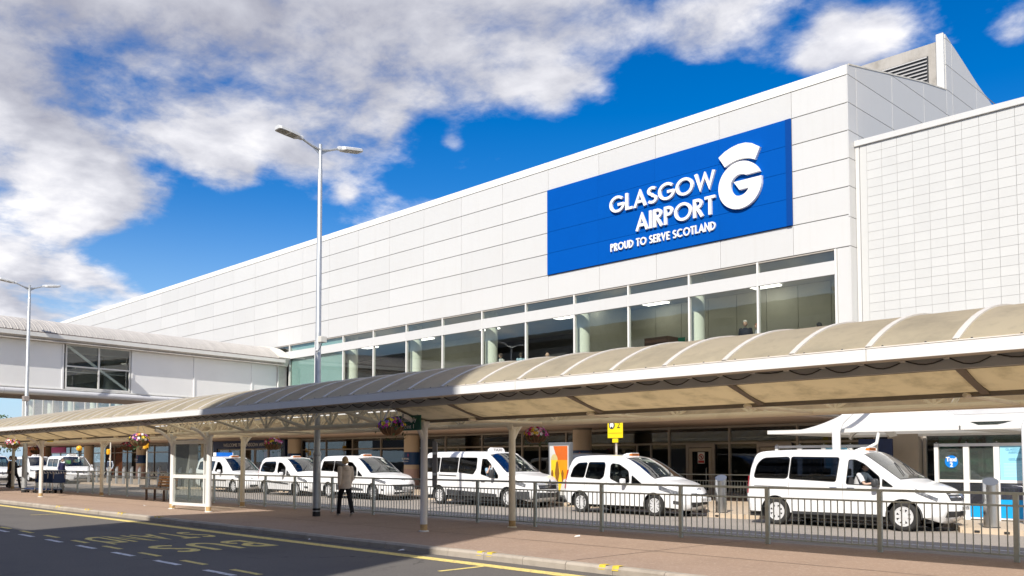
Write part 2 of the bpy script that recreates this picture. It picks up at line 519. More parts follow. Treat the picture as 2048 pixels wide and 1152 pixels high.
def arc(cx, cy, rx, ry, a0, a1, n=10):
    return [(cx + rx * math.cos(R(a0 + (a1 - a0) * i / n)), cy + ry * math.sin(R(a0 + (a1 - a0) * i / n))) for i in range(n + 1)]
def glyph(ch, w):
    """geometric capitals of height 1 as stroke centre lines: (advance width, [(closed, points)])"""
    h = w / 2; t = 1 - h
    if ch == 'O': return .98, [(True, arc(.49, .5, .49 - h, .5 - h, 0, 345, 23))]
    if ch == 'G': return .92, [(False, arc(.49, .5, .49 - h, .5 - h, 42, 352, 20) + [(.93 - h, .46), (.52, .46)])]
    if ch == 'C': return .84, [(False, arc(.49, .5, .49 - h, .5 - h, 48, 312, 18))]
    if ch == 'L': return .44, [(False, [(h, 1), (h, h), (.44, h)])]
    if ch == 'A': return .74, [(False, [(.06, 0), (.37, 1 - w * .9), (.68, 0)]), (False, [(.17, .30), (.57, .30)])]
    if ch == 'S': return .55, [(False, arc(.28, .735, .215, .265 - h, 35, 262, 9) + arc(.265, .265, .235, .265 - h, 80, -145, 9))]
    if ch == 'W': return 1.06, [(False, [(.05, 1), (.29, w * .9), (.53, 1 - w * .9), (.77, w * .9), (1.01, 1)])]
    if ch == 'V': return .74, [(False, [(.06, 1), (.37, w * .9), (.68, 1)])]
    if ch == 'I': return w + .02, [(False, [(h, 0), (h, 1)])]
    if ch == 'T': return .56, [(False, [(0, t), (.56, t)]), (False, [(.28, 1 - w), (.28, 0)])]
    if ch == 'P': return .52, [(False, [(h, 0), (h, t), (.26, t)] + arc(.26, .735, .24 - h + .02, .265 - h, 80, -80, 8) + [(.26, .47 + h), (w, .47 + h)])]
    if ch == 'R': return .56, [(False, [(h, 0), (h, t), (.26, t)] + arc(.26, .735, .24 - h + .02, .265 - h, 80, -80, 8) + [(.26, .47 + h), (w, .47 + h)]), (False, [(.24, .47), (.49, 0)])]
    if ch == 'B': return .54, [(False, [(h, .5), (h, t), (.25, t)] + arc(.25, .75, .20, .25 - h, 80, -80, 7) + [(.25, .5), (w, .5)]), (False, [(h, .46), (h, h), (.28, h)] + arc(.28, .25, .22, .25 - h, -80, 60, 7))]
    if ch == 'U': return .64, [(False, [(h, 1), (h, .33)] + arc(.32, .33, .32 - h, .33 - h, 190, 350, 9) + [(.64 - h, .33), (.64 - h, 1)])]
    if ch == 'D': return .72, [(True, [(h, h), (h, t), (.24, t)] + arc(.24, .5, .48 - h, .5 - h, 78, -78, 10) + [(.24, h)])]
    if ch == 'E': return .46, [(False, [(.46, t), (h, t), (h, h), (.46, h)]), (False, [(w, .51), (.42, .51)])]
    if ch == 'N': return .72, [(False, [(h, 0), (h, 1 - h * .6), (.72 - h, h * .6), (.72 - h, 1)])]
    return .30, []
def stroke_text(text, w, gap):
    """list of (character, x offset, strokes) and the total width, in units of cap height"""
    x, out = 0.0, []
    for ch in text:
        adv, st = glyph(ch, w)
        if st: out.append((ch, x, st))
        x += adv + gap
    return out, x - gap
# ------------------------------------------------------------------ ground, roads, pavements, kerbs, paint
GZ = 0.12                                   # footway level above the carriageways
structure('ground', MB().box(-900, 900, -900, 900, -.6, -.03), mat('far_ground', (.16, .155, .14), .9, var=.2, scale=.1))
structure('bus_road', MB().box(-160, 40, -40, 10.13, -.25, 0.0), ASPH)
structure('taxi_road', MB().box(-160, 40, 15.32, 25.2, -.25, -.001), ASPH2)
pavement = structure('pavement', MB().box(-160, 40, 10.28, 15.3, -.25, GZ), PAVE)

# bus-side kerb: separate stones, slightly uneven
kerb_me = MB().add(*(lambda L: ([(0, 0, -.2), (L, 0, -.2), (L, .15, -.2), (0, .15, -.2), (0, .0, .085), (L, .0, .085), (L, .03, .122), (0, .03, .122), (L, .15, .122), (0, .15, .122)],
    [(0, 1, 5, 4), (4, 5, 6, 7), (7, 6, 8, 9), (9, 8, 2, 3), (0, 4, 7, 9, 3), (1, 2, 8, 6, 5)]))(.906)).mesh('kerb_stone')
kerb = tag(obj('kerb', MB().box(-160, 40, 10.20, 10.275, -.2, .09), JOINT), kind='structure')
for i in range(62):
    x = -55.0 + i * .915
    link('kerb_stone', kerb_me, KERB, kerb, (x, 10.125 + random.uniform(-.004, .004), random.uniform(-.004, .004)), (0, 0, random.uniform(-.003, .003)))
edge_me = MB().box(0, .906, 0, .10, -.2, .118).mesh('kerb_stone')
kerb2 = tag(obj('pavement_edging', MB().box(-160, 40, 15.325, 15.34, -.2, .06), JOINT), kind='structure')
for i in range(62):
    link('kerb_stone', edge_me, KERB, kerb2, (-55.0 + i * .915, 15.345, random.uniform(-.004, .004)))

# terminal footway with its stepped drainage kerb
kl = [(-160, 22.5), (-50.2, 22.5), (-49.4, 24.05), (-15.6, 24.05), (-14.9, 22.5), (-13.7, 22.42), (-13.1, 23.25), (-8.3, 23.25), (-7.6, 21.75), (40, 21.3)]
fp = MB()
n = len(kl)
vs = [(x, y + .16, GZ) for x, y in kl] + [(x, 46.0, GZ) for x, y in kl] + [(x, y + .16, -.2) for x, y in kl]
fp.add(vs, [(i, i + 1, n + i + 1, n + i) for i in range(n - 1)] + [(2 * n + i, 2 * n + i + 1, i + 1, i) for i in range(n - 1)])
structure('terminal_pavement', fp, PAVE2)
dk = MB()
for i in range(n - 1):
    a, b = Vector((*kl[i], 0)), Vector((*kl[i + 1], 0))
    dk.bar((a.x, a.y + .08, -.05), (b.x, b.y + .08, -.05), .16, .345)
dkerb = tag(obj('drainage_kerb', dk, mat('pale_kerb_block', (.56, .45, .33), .8, var=.25, scale=2.5, piece=.05)), kind='structure')
slot = MB().box(-.055, .055, -.012, .02, .0, .045).mesh('kerb_slot')
for i in range(1, n - 1):
    a, b = Vector((*kl[i], 0)), Vector((*kl[i + 1], 0))
    if a.x > 4: break
    L = (b - a).length
    if L > 60: L = 12
    ang = math.atan2(b.y - a.y, b.x - a.x)
    for k in range(int(L / .62)):
        q = a + (b - a).normalized() * (.31 + k * .62)
        if q.x > 0 or q.x < -60: continue
        link('kerb_slot', slot, BLACK, dkerb, (q.x - math.sin(ang) * -.0, q.y - .006, .03), (0, 0, ang))

# painted lines
def flat(name, quads, z, material):
    mb = MB()
    for (x0, x1, y0, y1) in quads: mb.add([(x0, y0, z), (x1, y0, z), (x1, y1, z), (x0, y1, z)], [(0, 1, 2, 3)])
    return tag(obj(name, mb, material), kind='structure')
flat('yellow_kerb_line', [(-70, 20, 9.50, 9.76)], .004, YELL)
def dashes(name, y, w, xs, L, material):
    base = tag(obj(name, MB().add([(xs[0], y, .004), (xs[0] + L, y, .004), (xs[0] + L, y + w, .004), (xs[0], y + w, .004)], [(0, 1, 2, 3)]), material), kind='structure')
    me = MB().add([(0, 0, 0), (L, 0, 0), (L, w, 0), (0, w, 0)], [(0, 1, 2, 3)]).mesh('dash')
    for x in xs[1:]: link('dash', me, material, base, (x, y, .004))
dashes('yellow_bay_dashes', 6.46, .11, [-12.78 - i * 1.74 for i in range(26)], .86, YELL)
dashes('white_lane_dashes', 6.14, .11, [-13.0 - i * 1.83 for i in range(26)], .92, WHIP)
flat('white_edge_line', [(-60, 10, 17.95, 18.05)], .003, WHIP)
flat('bay_tick_line', [(-10.47, -10.37, 8.62, 9.499), (-29.8, -29.7, 8.6, 9.499)], .004, YELL)
flat('faded_bay_end_line', [(-19.9, -18.2, 6.78, 6.86)], .0035, YELL)
ks = MB().add([(0, 0, .06), (.12, 0, .06), (.12, .03, .1275), (0, .03, .1275), (.12, .145, .1275), (0, .145, .1275)], [(0, 1, 2, 3), (3, 2, 4, 5)]).mesh('kerb_tick')
KY = mat('kerb_tick_yellow', (.70, .50, .05), .7, var=.3, scale=12)
for i, x in enumerate((-11.27, -8.6, -5.9, -24.4, -27.0, -29.7, -32.4)):
    for dx in (0, .25):
        link('kerb_tick', ks, KY, kerb, (x + dx, 10.1215, .005))
flat('pavement_joint', [(-60, 20, 12.36, 12.385)] + [(-52 + 6.1 * k, -51.98 + 6.1 * k, 10.285, 15.29) for k in range(11)], GZ + .003, mat('pavement_groove', (.13, .10, .08), .9, var=.2))
# road lettering, read by drivers heading to +X
def road_word(text, x0, x1, ytop, ybot, sw):
    st, tw = stroke_text(text, sw, .16)
    sx = (ytop - ybot) / tw; sy = x1 - x0
    root = tag(bpy.data.objects.new('road_lettering', None), kind='structure')
    C.objects.link(root)
    for ch, x, strokes in st:
        mb = MB()
        for k, (cl, pts) in enumerate(strokes):
            fn = lambda u, v, h, kk=k: (x0 + v * sy, ytop - (x + u) * sx, .0035 + kk * .0006 + h)
            mb.ribbon(pts, sw, fn, .001, cl)
        obj('painted_letter', mb, YELL, root)
road_word('BUS', -17.35, -15.75, 9.0, 7.0, .15)
road_word('STAND', -20.2, -18.5, 9.15, 6.75, .15)
# small litter on the pavement
for (x, y, r) in ((-12.1, 13.5, .5), (-16.4, 10.05, 1.2), (-30.4, 12.3, 2.0), (-13.3, 10.02, .3)):
    mb = MB().add([(0, 0, 0), (.13, .01, .012), (.11, .08, .004), (.02, .07, .02)], [(0, 1, 2, 3)])
    mb.add([(.02, .07, .02), (.11, .08, .004), (.09, .12, .03)], [(0, 1, 2)])
    o = obj('paper_scrap', mb, LETW, None, loc=(x, y, GZ + .004 if y > 10.2 else .006), rot=(0, 0, r))
    tag(o, {.5: 'crumpled pale paper scrap on the sunlit pavement near the railing', 1.2: 'white scrap in the shaded gutter below the kerb', 2.0: 'flat pale scrap on the pavement by the wind screen', .3: 'pale scrap in the gutter where the shade ends'}[r], 'litter')
# ------------------------------------------------------------------ terminal building
YF = 29.5; BAY = 3.03; XR0 = -13.70; XM0 = -14.25; NB = 30
ZR = [8.99, 10.085, 11.065, 12.045, 13.02, 14.0, 14.98]      # cladding joints
XL0 = XM0 - NB * BAY
term = thing('terminal_building', 'long white panelled airport terminal with a glazed upper floor behind the taxi rank', 'terminal', (XR0, YF, 0))
def tp(name, mb, material, **k):
    for i, v in enumerate(mb.v): mb.v[i] = (v[0] - XR0, v[1] - YF, v[2])
    return obj(name, mb, material, term, **k)
def tpi(name, me, material, loc, rot=None):
    return link(name, me, material, term, (loc[0] - XR0, loc[1] - YF, loc[2]), rot)

# backing wall behind the cladding, its return, roof slope and rear volume
tp('wall', MB().box(XL0 - .9, XR0 - .05, YF + .045, YF + .35, 8.97, 15.3), JOINT)
def panel_mesh(w, h, d=.045, g=.015):
    return MB().cbox((0, 0, 0), (w - 1.1 * g, d, h - 2 * g), .004).mesh('cladding_panel')
xs = [XR0, -15.83] + [-15.83 - BAY * k for k in range(1, NB)] + [XL0 - .9]
cache = {}
for ci in range(len(xs) - 1):
    x1, x0 = xs[ci], xs[ci + 1]
    for ri in range(6):
        if 1 <= ci <= 4 and 1 <= ri <= 4: continue          # covered by the sign boards
        key = (round(x1 - x0, 3), round(ZR[ri + 1] - ZR[ri], 3))
        if key not in cache: cache[key] = panel_mesh(*key)
        tpi('cladding_panel', cache[key], WHITE, ((x0 + x1) / 2, YF + .0225, (ZR[ri] + ZR[ri + 1]) / 2))
    key = ('cap', round(x1 - x0, 3))
    if key not in cache:
        w = x1 - x0 - .016
        cache[key] = MB().add([(-w / 2, -.02, 0), (w / 2, -.02, 0), (w / 2, .03, .35), (-w / 2, .03, .35), (w / 2, .5, .36), (-w / 2, .5, .36), (-w / 2, .5, 0), (w / 2, .5, 0)],
                              [(0, 1, 2, 3), (3, 2, 4, 5), (0, 3, 5, 6), (1, 7, 4, 2), (6, 5, 4, 7), (0, 6, 7, 1)]).mesh('coping')
    tpi('coping', cache[key], COPING if ci > 3 else mat('white_coping', (.72, .71, .67), .6, var=.25, scale=1.8, dark=(.5, .47, .4), streak=.3, streak_col=(.5, .47, .4)), ((x0 + x1) / 2, YF, 14.99))

# side (gable) wall facing the taxi road end
GREYP = WHITE
side = [(29.56, 15.33), (30.14, 15.47), (32.6, 15.95), (36.2, 16.68), (38.1, 17.02), (38.62, 17.12), (38.62, 19.49), (40.48, 18.99), (42.26, 18.48), (44.17, 18.04), (52, 15.9)]
def side_top(y):
    for (a, za), (b, zb) in zip(side, side[1:]):
        if a <= y <= b and b > a: return za + (zb - za) * (y - a) / (b - a)
    return side[-1][1]
tp('gable_wall', MB().prism([(y, z) for y, z in side] + [(52, 3.2), (29.56, 3.2)], lambda u, v, h: (XR0 - .06 - h, u, v), .3), JOINT)
rows = [3.2, 6.0, 8.99] + [8.99 + .999 * k for k in range(1, 11)] + [20.5]
rows = [3.2, 8.99, 10.0, 11.07, 12.05, 13.02, 14.0, 14.98, 16.05, 17.12, 18.2, 19.3, 20.5]
ysj = [29.5, 30.15, 33.15, 36.2, 38.62, 39.3, 42.2, 45.2, 48.2, 52]
for yi in range(len(ysj) - 1):
    for zi in range(len(rows) - 1):
        g = .012
        a, b, z0, z1 = ysj[yi] + (g if yi else -.02), ysj[yi + 1] - g, rows[zi] + g, rows[zi + 1] - g
        if b - a < .1: continue
        N_ = 6
        top = [(a + (b - a) * k / N_, min(z1, side_top(max(29.57, a + (b - a) * k / N_ + (-1e-3 if k == N_ else 1e-3))) )) for k in range(N_ + 1)]
        if max(z for _, z in top) < z0 + .04: continue
        top = [(y, max(z, z0 + .001)) for y, z in top]
        tp('gable_panel', MB().prism([(a, z0), (b, z0)] + top[::-1], lambda u, v, h: (XR0 - .055 + h, u, v), .05), GREYP)
tp('gable_coping', MB().ribbon([(29.6, 15.36), (32.6, 15.98), (36.2, 16.71), (38.56, 17.10)], .05, lambda u, v, h: (XR0 + .01 - h, u, v), .35), COPING)
roofm = mat('grey_roofing', (.34, .33, .31), .8, var=.25)
tp('roof', MB().add([(XL0 - .9, 29.9, 15.3), (XR0 - .2, 29.9, 15.3), (XR0 - .2, 38.6, 17.0), (XL0 - .9, 38.6, 17.0)], [(0, 1, 2, 3)]), roofm)
tp('rear_roof', MB().add([(-60, 38.75, 19.2), (XR0 - .2, 38.75, 19.2), (XR0 - .2, 52, 15.9), (-60, 52, 15.9)], [(0, 1, 2, 3)]), roofm)
tp('plant_wall', MB().box(-60, XR0 - .38, 38.62, 38.72, 16.9, 19.27), mat('stained_concrete', (.40, .375, .34), .8, var=.35, scale=1.2, dark=(.22, .2, .17), streak=.6, streak_col=(.28, .25, .2)))
tp('corner_pier', MB().cbox((XR0 - .17, 38.50, 18.25), (.30, .12, 2.5), .01), WHITE)
lv = tp('louvre', MB().box(-19.2, -14.40, 38.585, 38.617, 17.05, 18.76), DKGREY)
blade = MB().add([(-2.36, 0, 0), (2.36, 0, 0), (2.36, -.05, -.055), (-2.36, -.05, -.055), (-2.36, -.05, -.075), (2.36, -.05, -.075)], [(0, 1, 2, 3), (3, 2, 5, 4)]).mesh('louvre_blade')
for k in range(11):
    link('louvre_blade', blade, mat('louvre_grey', (.40, .39, .38), .5), lv, (-16.8 - XR0, 38.58 - YF, 17.2 + k * .155))

# upper floor: glazing, transom band, mullions, lining
tp('floor_slab', MB().box(XL0, XR0 - .05, YF + .3, 45.9, 4.8, 5.2), mat('upper_floor', (.28, .26, .24), .5))
tp('spandrel', MB().box(XL0 - .9, XR0, YF, YF + .2, 3.16, 5.18), WHITE)
tp('ceiling', MB().box(XL0, XR0 - .05, YF + .36, 45.9, 9.0, 9.1), mat('upper_ceiling', (.5, .5, .47), .7))
tp('end_wall', MB().box(XL0 - .9, XL0 - .55, YF, 52, 3.15, 8.96), WHITE)
tp('corner_post', MB().box(XM0 + .06, XR0 + .0, YF + .0, YF + .3, 5.19, 8.97), WHITE)
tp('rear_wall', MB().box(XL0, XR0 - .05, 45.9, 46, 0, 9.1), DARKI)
mull = MB().box(-.035, .035, -.035, .11, 5.19, 8.97).mesh('mullion')
upane = MB().box(.035, BAY - .035, .03, .04, 8.585, 8.93).mesh('window_pane')
lpane = MB().box(.035, BAY - .035, .03, .04, 5.22, 8.075).mesh('window_pane')
tband = MB().cbox((BAY / 2, .02, 8.325), (BAY - .012, .13, .48), .006).mesh('transom_panel')
headf = MB().box(.035, BAY - .035, -.02, .10, 8.93, 8.965).mesh('window_head')
for k in range(NB + 1):
    x = XM0 - k * BAY
    tpi('mullion', mull, FRAME, (x, YF, 0))
    if k < NB:
        xl = x - BAY
        tpi('window_pane', upane, G_UP, (xl, YF, 0)); tpi('window_pane', lpane, G_UP, (xl, YF, 0))
        tpi('transom_panel', tband, WHITE, (xl, YF, 0)); tpi('window_head', headf, ALU, (xl, YF, 0))
ucol = MB().lathe([(.31, 5.2), (.31, 9.0)], 24).mesh('column', smooth=True)
for k in range(15):
    tpi('column', ucol, mat('upper_column', (.74, .77, .68), .5, var=.03), (-20.5 - 6.06 * k, 30.3, 0))
# linings: olive boarded partition at the near end, dark hall further on, teal blinds by the bridge
def lining(x0, x1, y, m_, n, zz=(5.2, 7.1, 9.0)):
    w = (x1 - x0) / n
    for k in range(n):
        for z0, z1 in zip(zz, zz[1:]):
            tp('lining_panel', MB().box(x0 + k * w + .012, x0 + (k + 1) * w - .012, y, y + .05, z0 + .012, z1 - .012), m_)
lining(-27.2, -14.0, 34.6, OLIVE, 9)
tp('lining_return', MB().box(-27.3, -27.2, 31.4, 45, 5.2, 9.0), OLIVE)
tp('door_leaf', MB().box(-26.3, -25.4, 33.4, 33.46, 5.21, 7.3), mat('pale_door', (.6, .6, .55), .5))
tp('shop_unit', MB().box(-25.2, -23.9, 33.0, 33.8, 5.21, 7.25), mat('brown_slatwood', (.16, .09, .055), .6, var=.4, scale=9))
for k in range(8): tp('slat', MB().box(-25.15, -23.95, 32.96, 32.995, 5.4 + k * .23, 5.52 + k * .23), mat('brown_slat', (.28, .15, .09), .6))
tp('dark_door', MB().box(-19.8, -19.2, 34.54, 34.59, 5.21, 7.05), mat('slate_blue_door', (.10, .11, .16), .5))
tp('door_frame', MB().box(-19.92, -19.84, 34.5, 34.59, 5.21, 7.15), FRAME)
tp('dark_door', MB().box(-22.3, -21.9, 34.54, 34.59, 5.21, 6.9), mat('slate_blue_door', (.10, .11, .16), .5))
EX = mat('exit_green', (.02, .28, .16), .5)
tp('exit_sign', MB().box(-24.3, -23.6, 33.9, 33.93, 7.05, 7.25), EX)
tp('first_aid_sign', MB().box(-25.35, -25.0, 34.5, 34.55, 6.25, 6.6), EX)
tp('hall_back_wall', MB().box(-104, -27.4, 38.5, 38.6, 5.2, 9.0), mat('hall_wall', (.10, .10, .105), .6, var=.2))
tp('hall_wall_light', MB().box(-46.5, -39.0, 35.6, 35.7, 5.2, 9.0), mat('hall_lining', (.50, .50, .42), .7, var=.1))
for k in range(6):
    tp('hall_partition', MB().box(-38.9 + k * 1.9, -37.6 + k * 1.9, 35 + .5 * (k % 3), 35.1 + .5 * (k % 3), 5.2, 6.3 + .35 * (k % 4)), mat('hall_fitting_%s' % 'abc'[k % 3], [(.2, .2, .21), (.06, .06, .08), (.35, .34, .3)][k % 3], .5))
LAMPM = mat('ceiling_lamp', (1, .96, .88), emit=3.5, var=0)
for k in range(18):
    tp('ceiling_lamp', MB().box(-16.2 - k * 1.9, -15.0 - k * 1.9, 31.6 + .9 * (k % 3), 32.2 + .9 * (k % 3), 8.93, 8.98), LAMPM)
blind = MB().box(.05, BAY - .05, .12, .14, 5.22, 8.9)
for xx in (-50.61, -47.58):
    tp('blind', MB().box(xx + .05, xx + BAY - .05, YF + .14, YF + .16, 5.22, 8.95), TEAL)
for k in range(30 - 17):
    xx = XM0 - (17 + k) * BAY
    tp('blind', MB().box(xx + .05, xx + BAY - .05, YF + 2.5, YF + 2.55, 5.22, 8.95), [mat('green_backdrop', (.13, .22, .12), .8, var=.5, scale=1.2, dark=(.3, .4, .42)), mat('blue_backdrop', (.16, .36, .44), .8, var=.4, scale=1), mat('violet_backdrop', (.26, .22, .34), .8, var=.4)][(k * 7 + 1) % 3])

# ground floor: soffit, columns, recessed glazing
tp('soffit_slab', MB().box(XL0 - 1, XR0 - .02, 26.6, 45.9, 3.135, 3.15), JOINT)
sof = MB().cbox((BAY / 2, 0, 3.115), (BAY - .02, 1.42, .035), .003).mesh('soffit_panel')
for k in range(30):
    for j in range(4):
        tpi('soffit_panel', sof, SOFF, (XM0 - (k + 1) * BAY, 27.32 + j * 1.44, 0))
tp('soffit_fascia', MB().box(XL0 - 1, XR0 - .02, 26.45, 26.6, 3.08, 3.5), FRAME)
tp('soffit_roof', MB().box(XL0 - 1, XR0 - .02, 26.6, 29.48, 3.4, 3.48), roofm)
GY = 32.3
tp('ground_floor', MB().box(XL0, -6, GY, 45.9, .0, .13), mat('ground_floor_tiles', (.2, .19, .18), .3))
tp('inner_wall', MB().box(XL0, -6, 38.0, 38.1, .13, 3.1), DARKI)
gm = MB().box(-.045, .045, -.06, .06, .12, 3.1).mesh('mullion')
gt = MB().box(.045, BAY - .045, -.045, .045, 2.33, 2.41).mesh('transom')
gh = MB().box(.045, BAY - .045, -.045, .045, 3.0, 3.09).mesh('transom')
gb = MB().box(.045, BAY - .045, -.045, .045, .125, .3).mesh('transom')
gp1 = MB().box(.045, BAY - .045, -.006, .006, .3, 2.33).mesh('window_pane')
gp2 = MB().box(.045, BAY - .045, -.006, .006, 2.41, 3.0).mesh('window_pane')
for k in range(NB + 1):
    x = XM0 - k * BAY
    tpi('mullion', gm, ALU, (x, GY, 0))
    if k < NB:
        xl = x - BAY
        if -66 < xl < -55: continue                        # entrance portal
        for nm, me, m_ in (('transom', gt, ALU), ('transom', gh, ALU), ('transom', gb, ALU), ('window_pane', gp1, G_DN), ('window_pane', gp2, G_DN)):
            tpi(nm, me, m_, (xl, GY, 0))
for x in (-25.11, -24.33, -28.3, -31.2, -34.6, -37.4): tp('mullion', MB().box(x - .03, x + .03, GY - .05, GY + .05, .3, 2.33), ALU)
# service doors
for x0, x1, sgn in ((-22.4, -20.98, True), (-19.0, -17.5, False)):
    dr = tp('door', MB().box(x0, x0 + .13, GY - .13, GY - .062, .125, 2.36).box(x1 - .13, x1, GY - .13, GY - .062, .125, 2.36).box(x0 + .13, x1 - .13, GY - .13, GY - .062, 2.2, 2.36), ALU)
    leaf = MB().box(x0 + .15, x0 + .29, GY - .12, GY - .07, .14, 2.17).box(x1 - .29, x1 - .15, GY - .12, GY - .07, .14, 2.17).box(x0 + .29, x1 - .29, GY - .12, GY - .07, 2.03, 2.17).box(x0 + .29, x1 - .29, GY - .12, GY - .07, .14, .4)
    for i, v in enumerate(leaf.v): leaf.v[i] = (v[0] - XR0, v[1] - YF, v[2])
    obj('door_leaf', leaf, mat('pale_bronze_leaf', (.5, .45, .37), .45), dr)
    hb = MB().tube([(x1 - .36 - XR0, GY - .16 - YF, .8), (x1 - .36 - XR0, GY - .2 - YF, .85), (x1 - .36 - XR0, GY - .2 - YF, 1.3), (x1 - .36 - XR0, GY - .16 - YF, 1.35)], .014)
    obj('door_handle', hb, STAIN, dr)
    if sgn:
        cx_ = -21.62
        nt = MB().box(cx_ - .17 - XR0, cx_ + .17 - XR0, GY - .145 - YF, GY - .135 - YF, 1.52, 2.0)
        obj('notice', nt, LETW, dr)
        ring = MB().ribbon(arc(cx_, 1.80, .11, .11, 0, 345, 20), .03, lambda u, v, h: (u - XR0, GY - .147 - YF - h, v), .004, True)
        ring.ribbon([(cx_ - .07, 1.87), (cx_ + .07, 1.73)], .03, lambda u, v, h: (u - XR0, GY - .1475 - YF - h, v), .004)
        ring.box(cx_ - .15 - XR0, cx_ + .15 - XR0, GY - .150 - YF, GY - .146 - YF, 1.55, 1.65)
        obj('prohibition_mark', ring, mat('sign_red', (.55, .05, .04), .5), dr)
        fig = MB().ribbon([(cx_ - .01, 1.74), (cx_ + .02, 1.80), (cx_ - .01, 1.86)], .04, lambda u, v, h: (u - XR0, GY - .146 - YF - h, v), .003)
        obj('walking_mark', fig, BLACK, dr)
# round columns at the pavement, four bays apart, with navy no-smoking bands
gcol = MB().lathe([(.42, .12), (.42, 3.05)], 32).mesh('column', smooth=True)
for k, x in enumerate((-26.47, -38.75, -50.9, -63.2, -75.2, -87.4, -99.5)):
    c_ = tpi('column', gcol, COLM, (x, 30.1, 0))
    obj('column_collar', MB().lathe([(.44, 3.0), (.44, 3.1)], 32), BROWNM, c_, smooth=True)
    if k != 3 and k < 5:
        obj('navy_band', MB().lathe([(.426, 1.42), (.426, 2.1)], 32), mat('band_blue', (.012, .055, .17), .4), c_, smooth=True)
        ht_ = MB().add([(-.05, -.445, 1.9), (0, -.445, 1.83), (.05, -.445, 1.9), (.05, -.445, 1.99), (0, -.445, 2.03), (-.05, -.445, 1.99)], [(0, 1, 2, 3, 4, 5)])
        for i, v in enumerate(ht_.v): ht_.v[i] = (v[0] + .20, v[1] + .04, v[2])
        obj('pink_mark', ht_, mat('mark_pink', (.35, .05, .13), .5), c_)
        t1 = lettering('NO SMOKING', .13, LETW, c_, (0.02, -.438, 1.70), .006, width=.62)
        t2 = lettering('THROUGHOUT', .07, LETW, c_, (0.02, -.436, 1.58), .006, width=.5)
    obj('column_base', MB().lathe([(.425, .121), (.425, 1.2)], 32), mat('pink_stone', (.50, .36, .32), .5, var=.1), c_, smooth=True)

# cladding sign boards
SY = YF - .045
sign = thing('airport_sign', 'large blue board with raised white airport name and emblem on the facade', 'sign', (-21.9, SY, 12.04))
sx0, sx1 = -27.95, -15.83
for i in range(4):
    for j in range(4):
        w = (sx1 - sx0) / 4
        z0, z1 = ZR[1 + j], ZR[2 + j]
        obj('board', MB().cbox((sx0 + (i + .5) * w + 21.9, 0, (z0 + z1) / 2 - 12.04), (w - .004, .06, z1 - z0 - .010), .003), SIGNB, sign)
obj('edge_trim', MB().cbox((sx1 - .10 + 21.9, -.045, 0), (.2, .02, 3.9), .003), SIGNB2, sign)
obj('backing', MB().box(-6.05, 6.05, .032, .044, -1.94, 1.95), SIGNB2, sign)
def sign_word(text, x0, x1, z0, z1, sw, gap, depth):
    st, tw = stroke_text(text, sw, gap)
    sx = (x1 - x0) / tw; sz = z1 - z0
    for ch, x, strokes in st:
        mb = MB()
        for k, (cl, pts) in enumerate(strokes):
            fn = lambda u, v, h, kk=k: (x0 + (x + u) * sx + 21.9, -.034 - h * (1 + .03 * kk), z0 + v * sz - 12.04)
            mb.ribbon(pts, sw, fn, depth, cl)
        obj('letter', mb, LETW, sign)
sign_word('GLASGOW', -24.20, -18.97, 12.13, 12.84, .150, .075, .10)
sign_word('AIRPORT', -22.80, -18.97, 11.13, 11.86, .150, .075, .10)
sign_word('PROUD TO SERVE SCOTLAND', -24.18, -18.99, 10.51, 10.84, .165, .10, .07)
em = lambda u, v, h: (u + 21.9, -.034 - h, v - 12.04)
cap_o = [(-18.77, 13.23), (-18.50, 13.39), (-18.21, 13.49), (-17.90, 13.545), (-17.6, 13.53), (-17.33, 13.44), (-17.0, 13.22)]
cap_i = [(-17.21, 12.80), (-17.45, 12.91), (-17.71, 12.96), (-17.97, 12.96), (-18.22, 12.91), (-18.50, 12.80)]
cap_mb = MB()
Np = 12
def samp(pl, t):
    f_ = t * (len(pl) - 1); i = min(int(f_), len(pl) - 2); a = f_ - i
    return (pl[i][0] * (1 - a) + pl[i + 1][0] * a, pl[i][1] * (1 - a) + pl[i + 1][1] * a)
cap_mb.prism([samp(cap_o, k / Np) for k in range(Np + 1)] + [samp(cap_i, k / Np) for k in range(Np + 1)], em, .13)
obj('emblem_cap', cap_mb, LETW, sign)
gc = (-17.87, 11.98)
outer = [(gc[0] + .92 * math.cos(R(a)), gc[1] + .90 * math.sin(R(a))) for a in [22 + (350 + 21.5 - 22 - 0) * k / 40 for k in range(41)]]
outer = [(gc[0] + .92 * math.cos(R(22 + 338 * k / 40 + (10 if k == 40 else 0))), gc[1] + .90 * math.sin(R(22 + 338 * k / 40 + (10 if k == 40 else 0)))) for k in range(41)]
inner_end = [(-18.12, 12.20), (-17.88, 11.80), (-17.50, 11.83)]
a_in0 = -18; inner = [(gc[0] + .02 + .40 * math.cos(R(a)), gc[1] + .40 * math.sin(R(a))) for a in [-20 - 292 * k / 28 for k in range(29)]]
gq = MB()
no = len(outer)
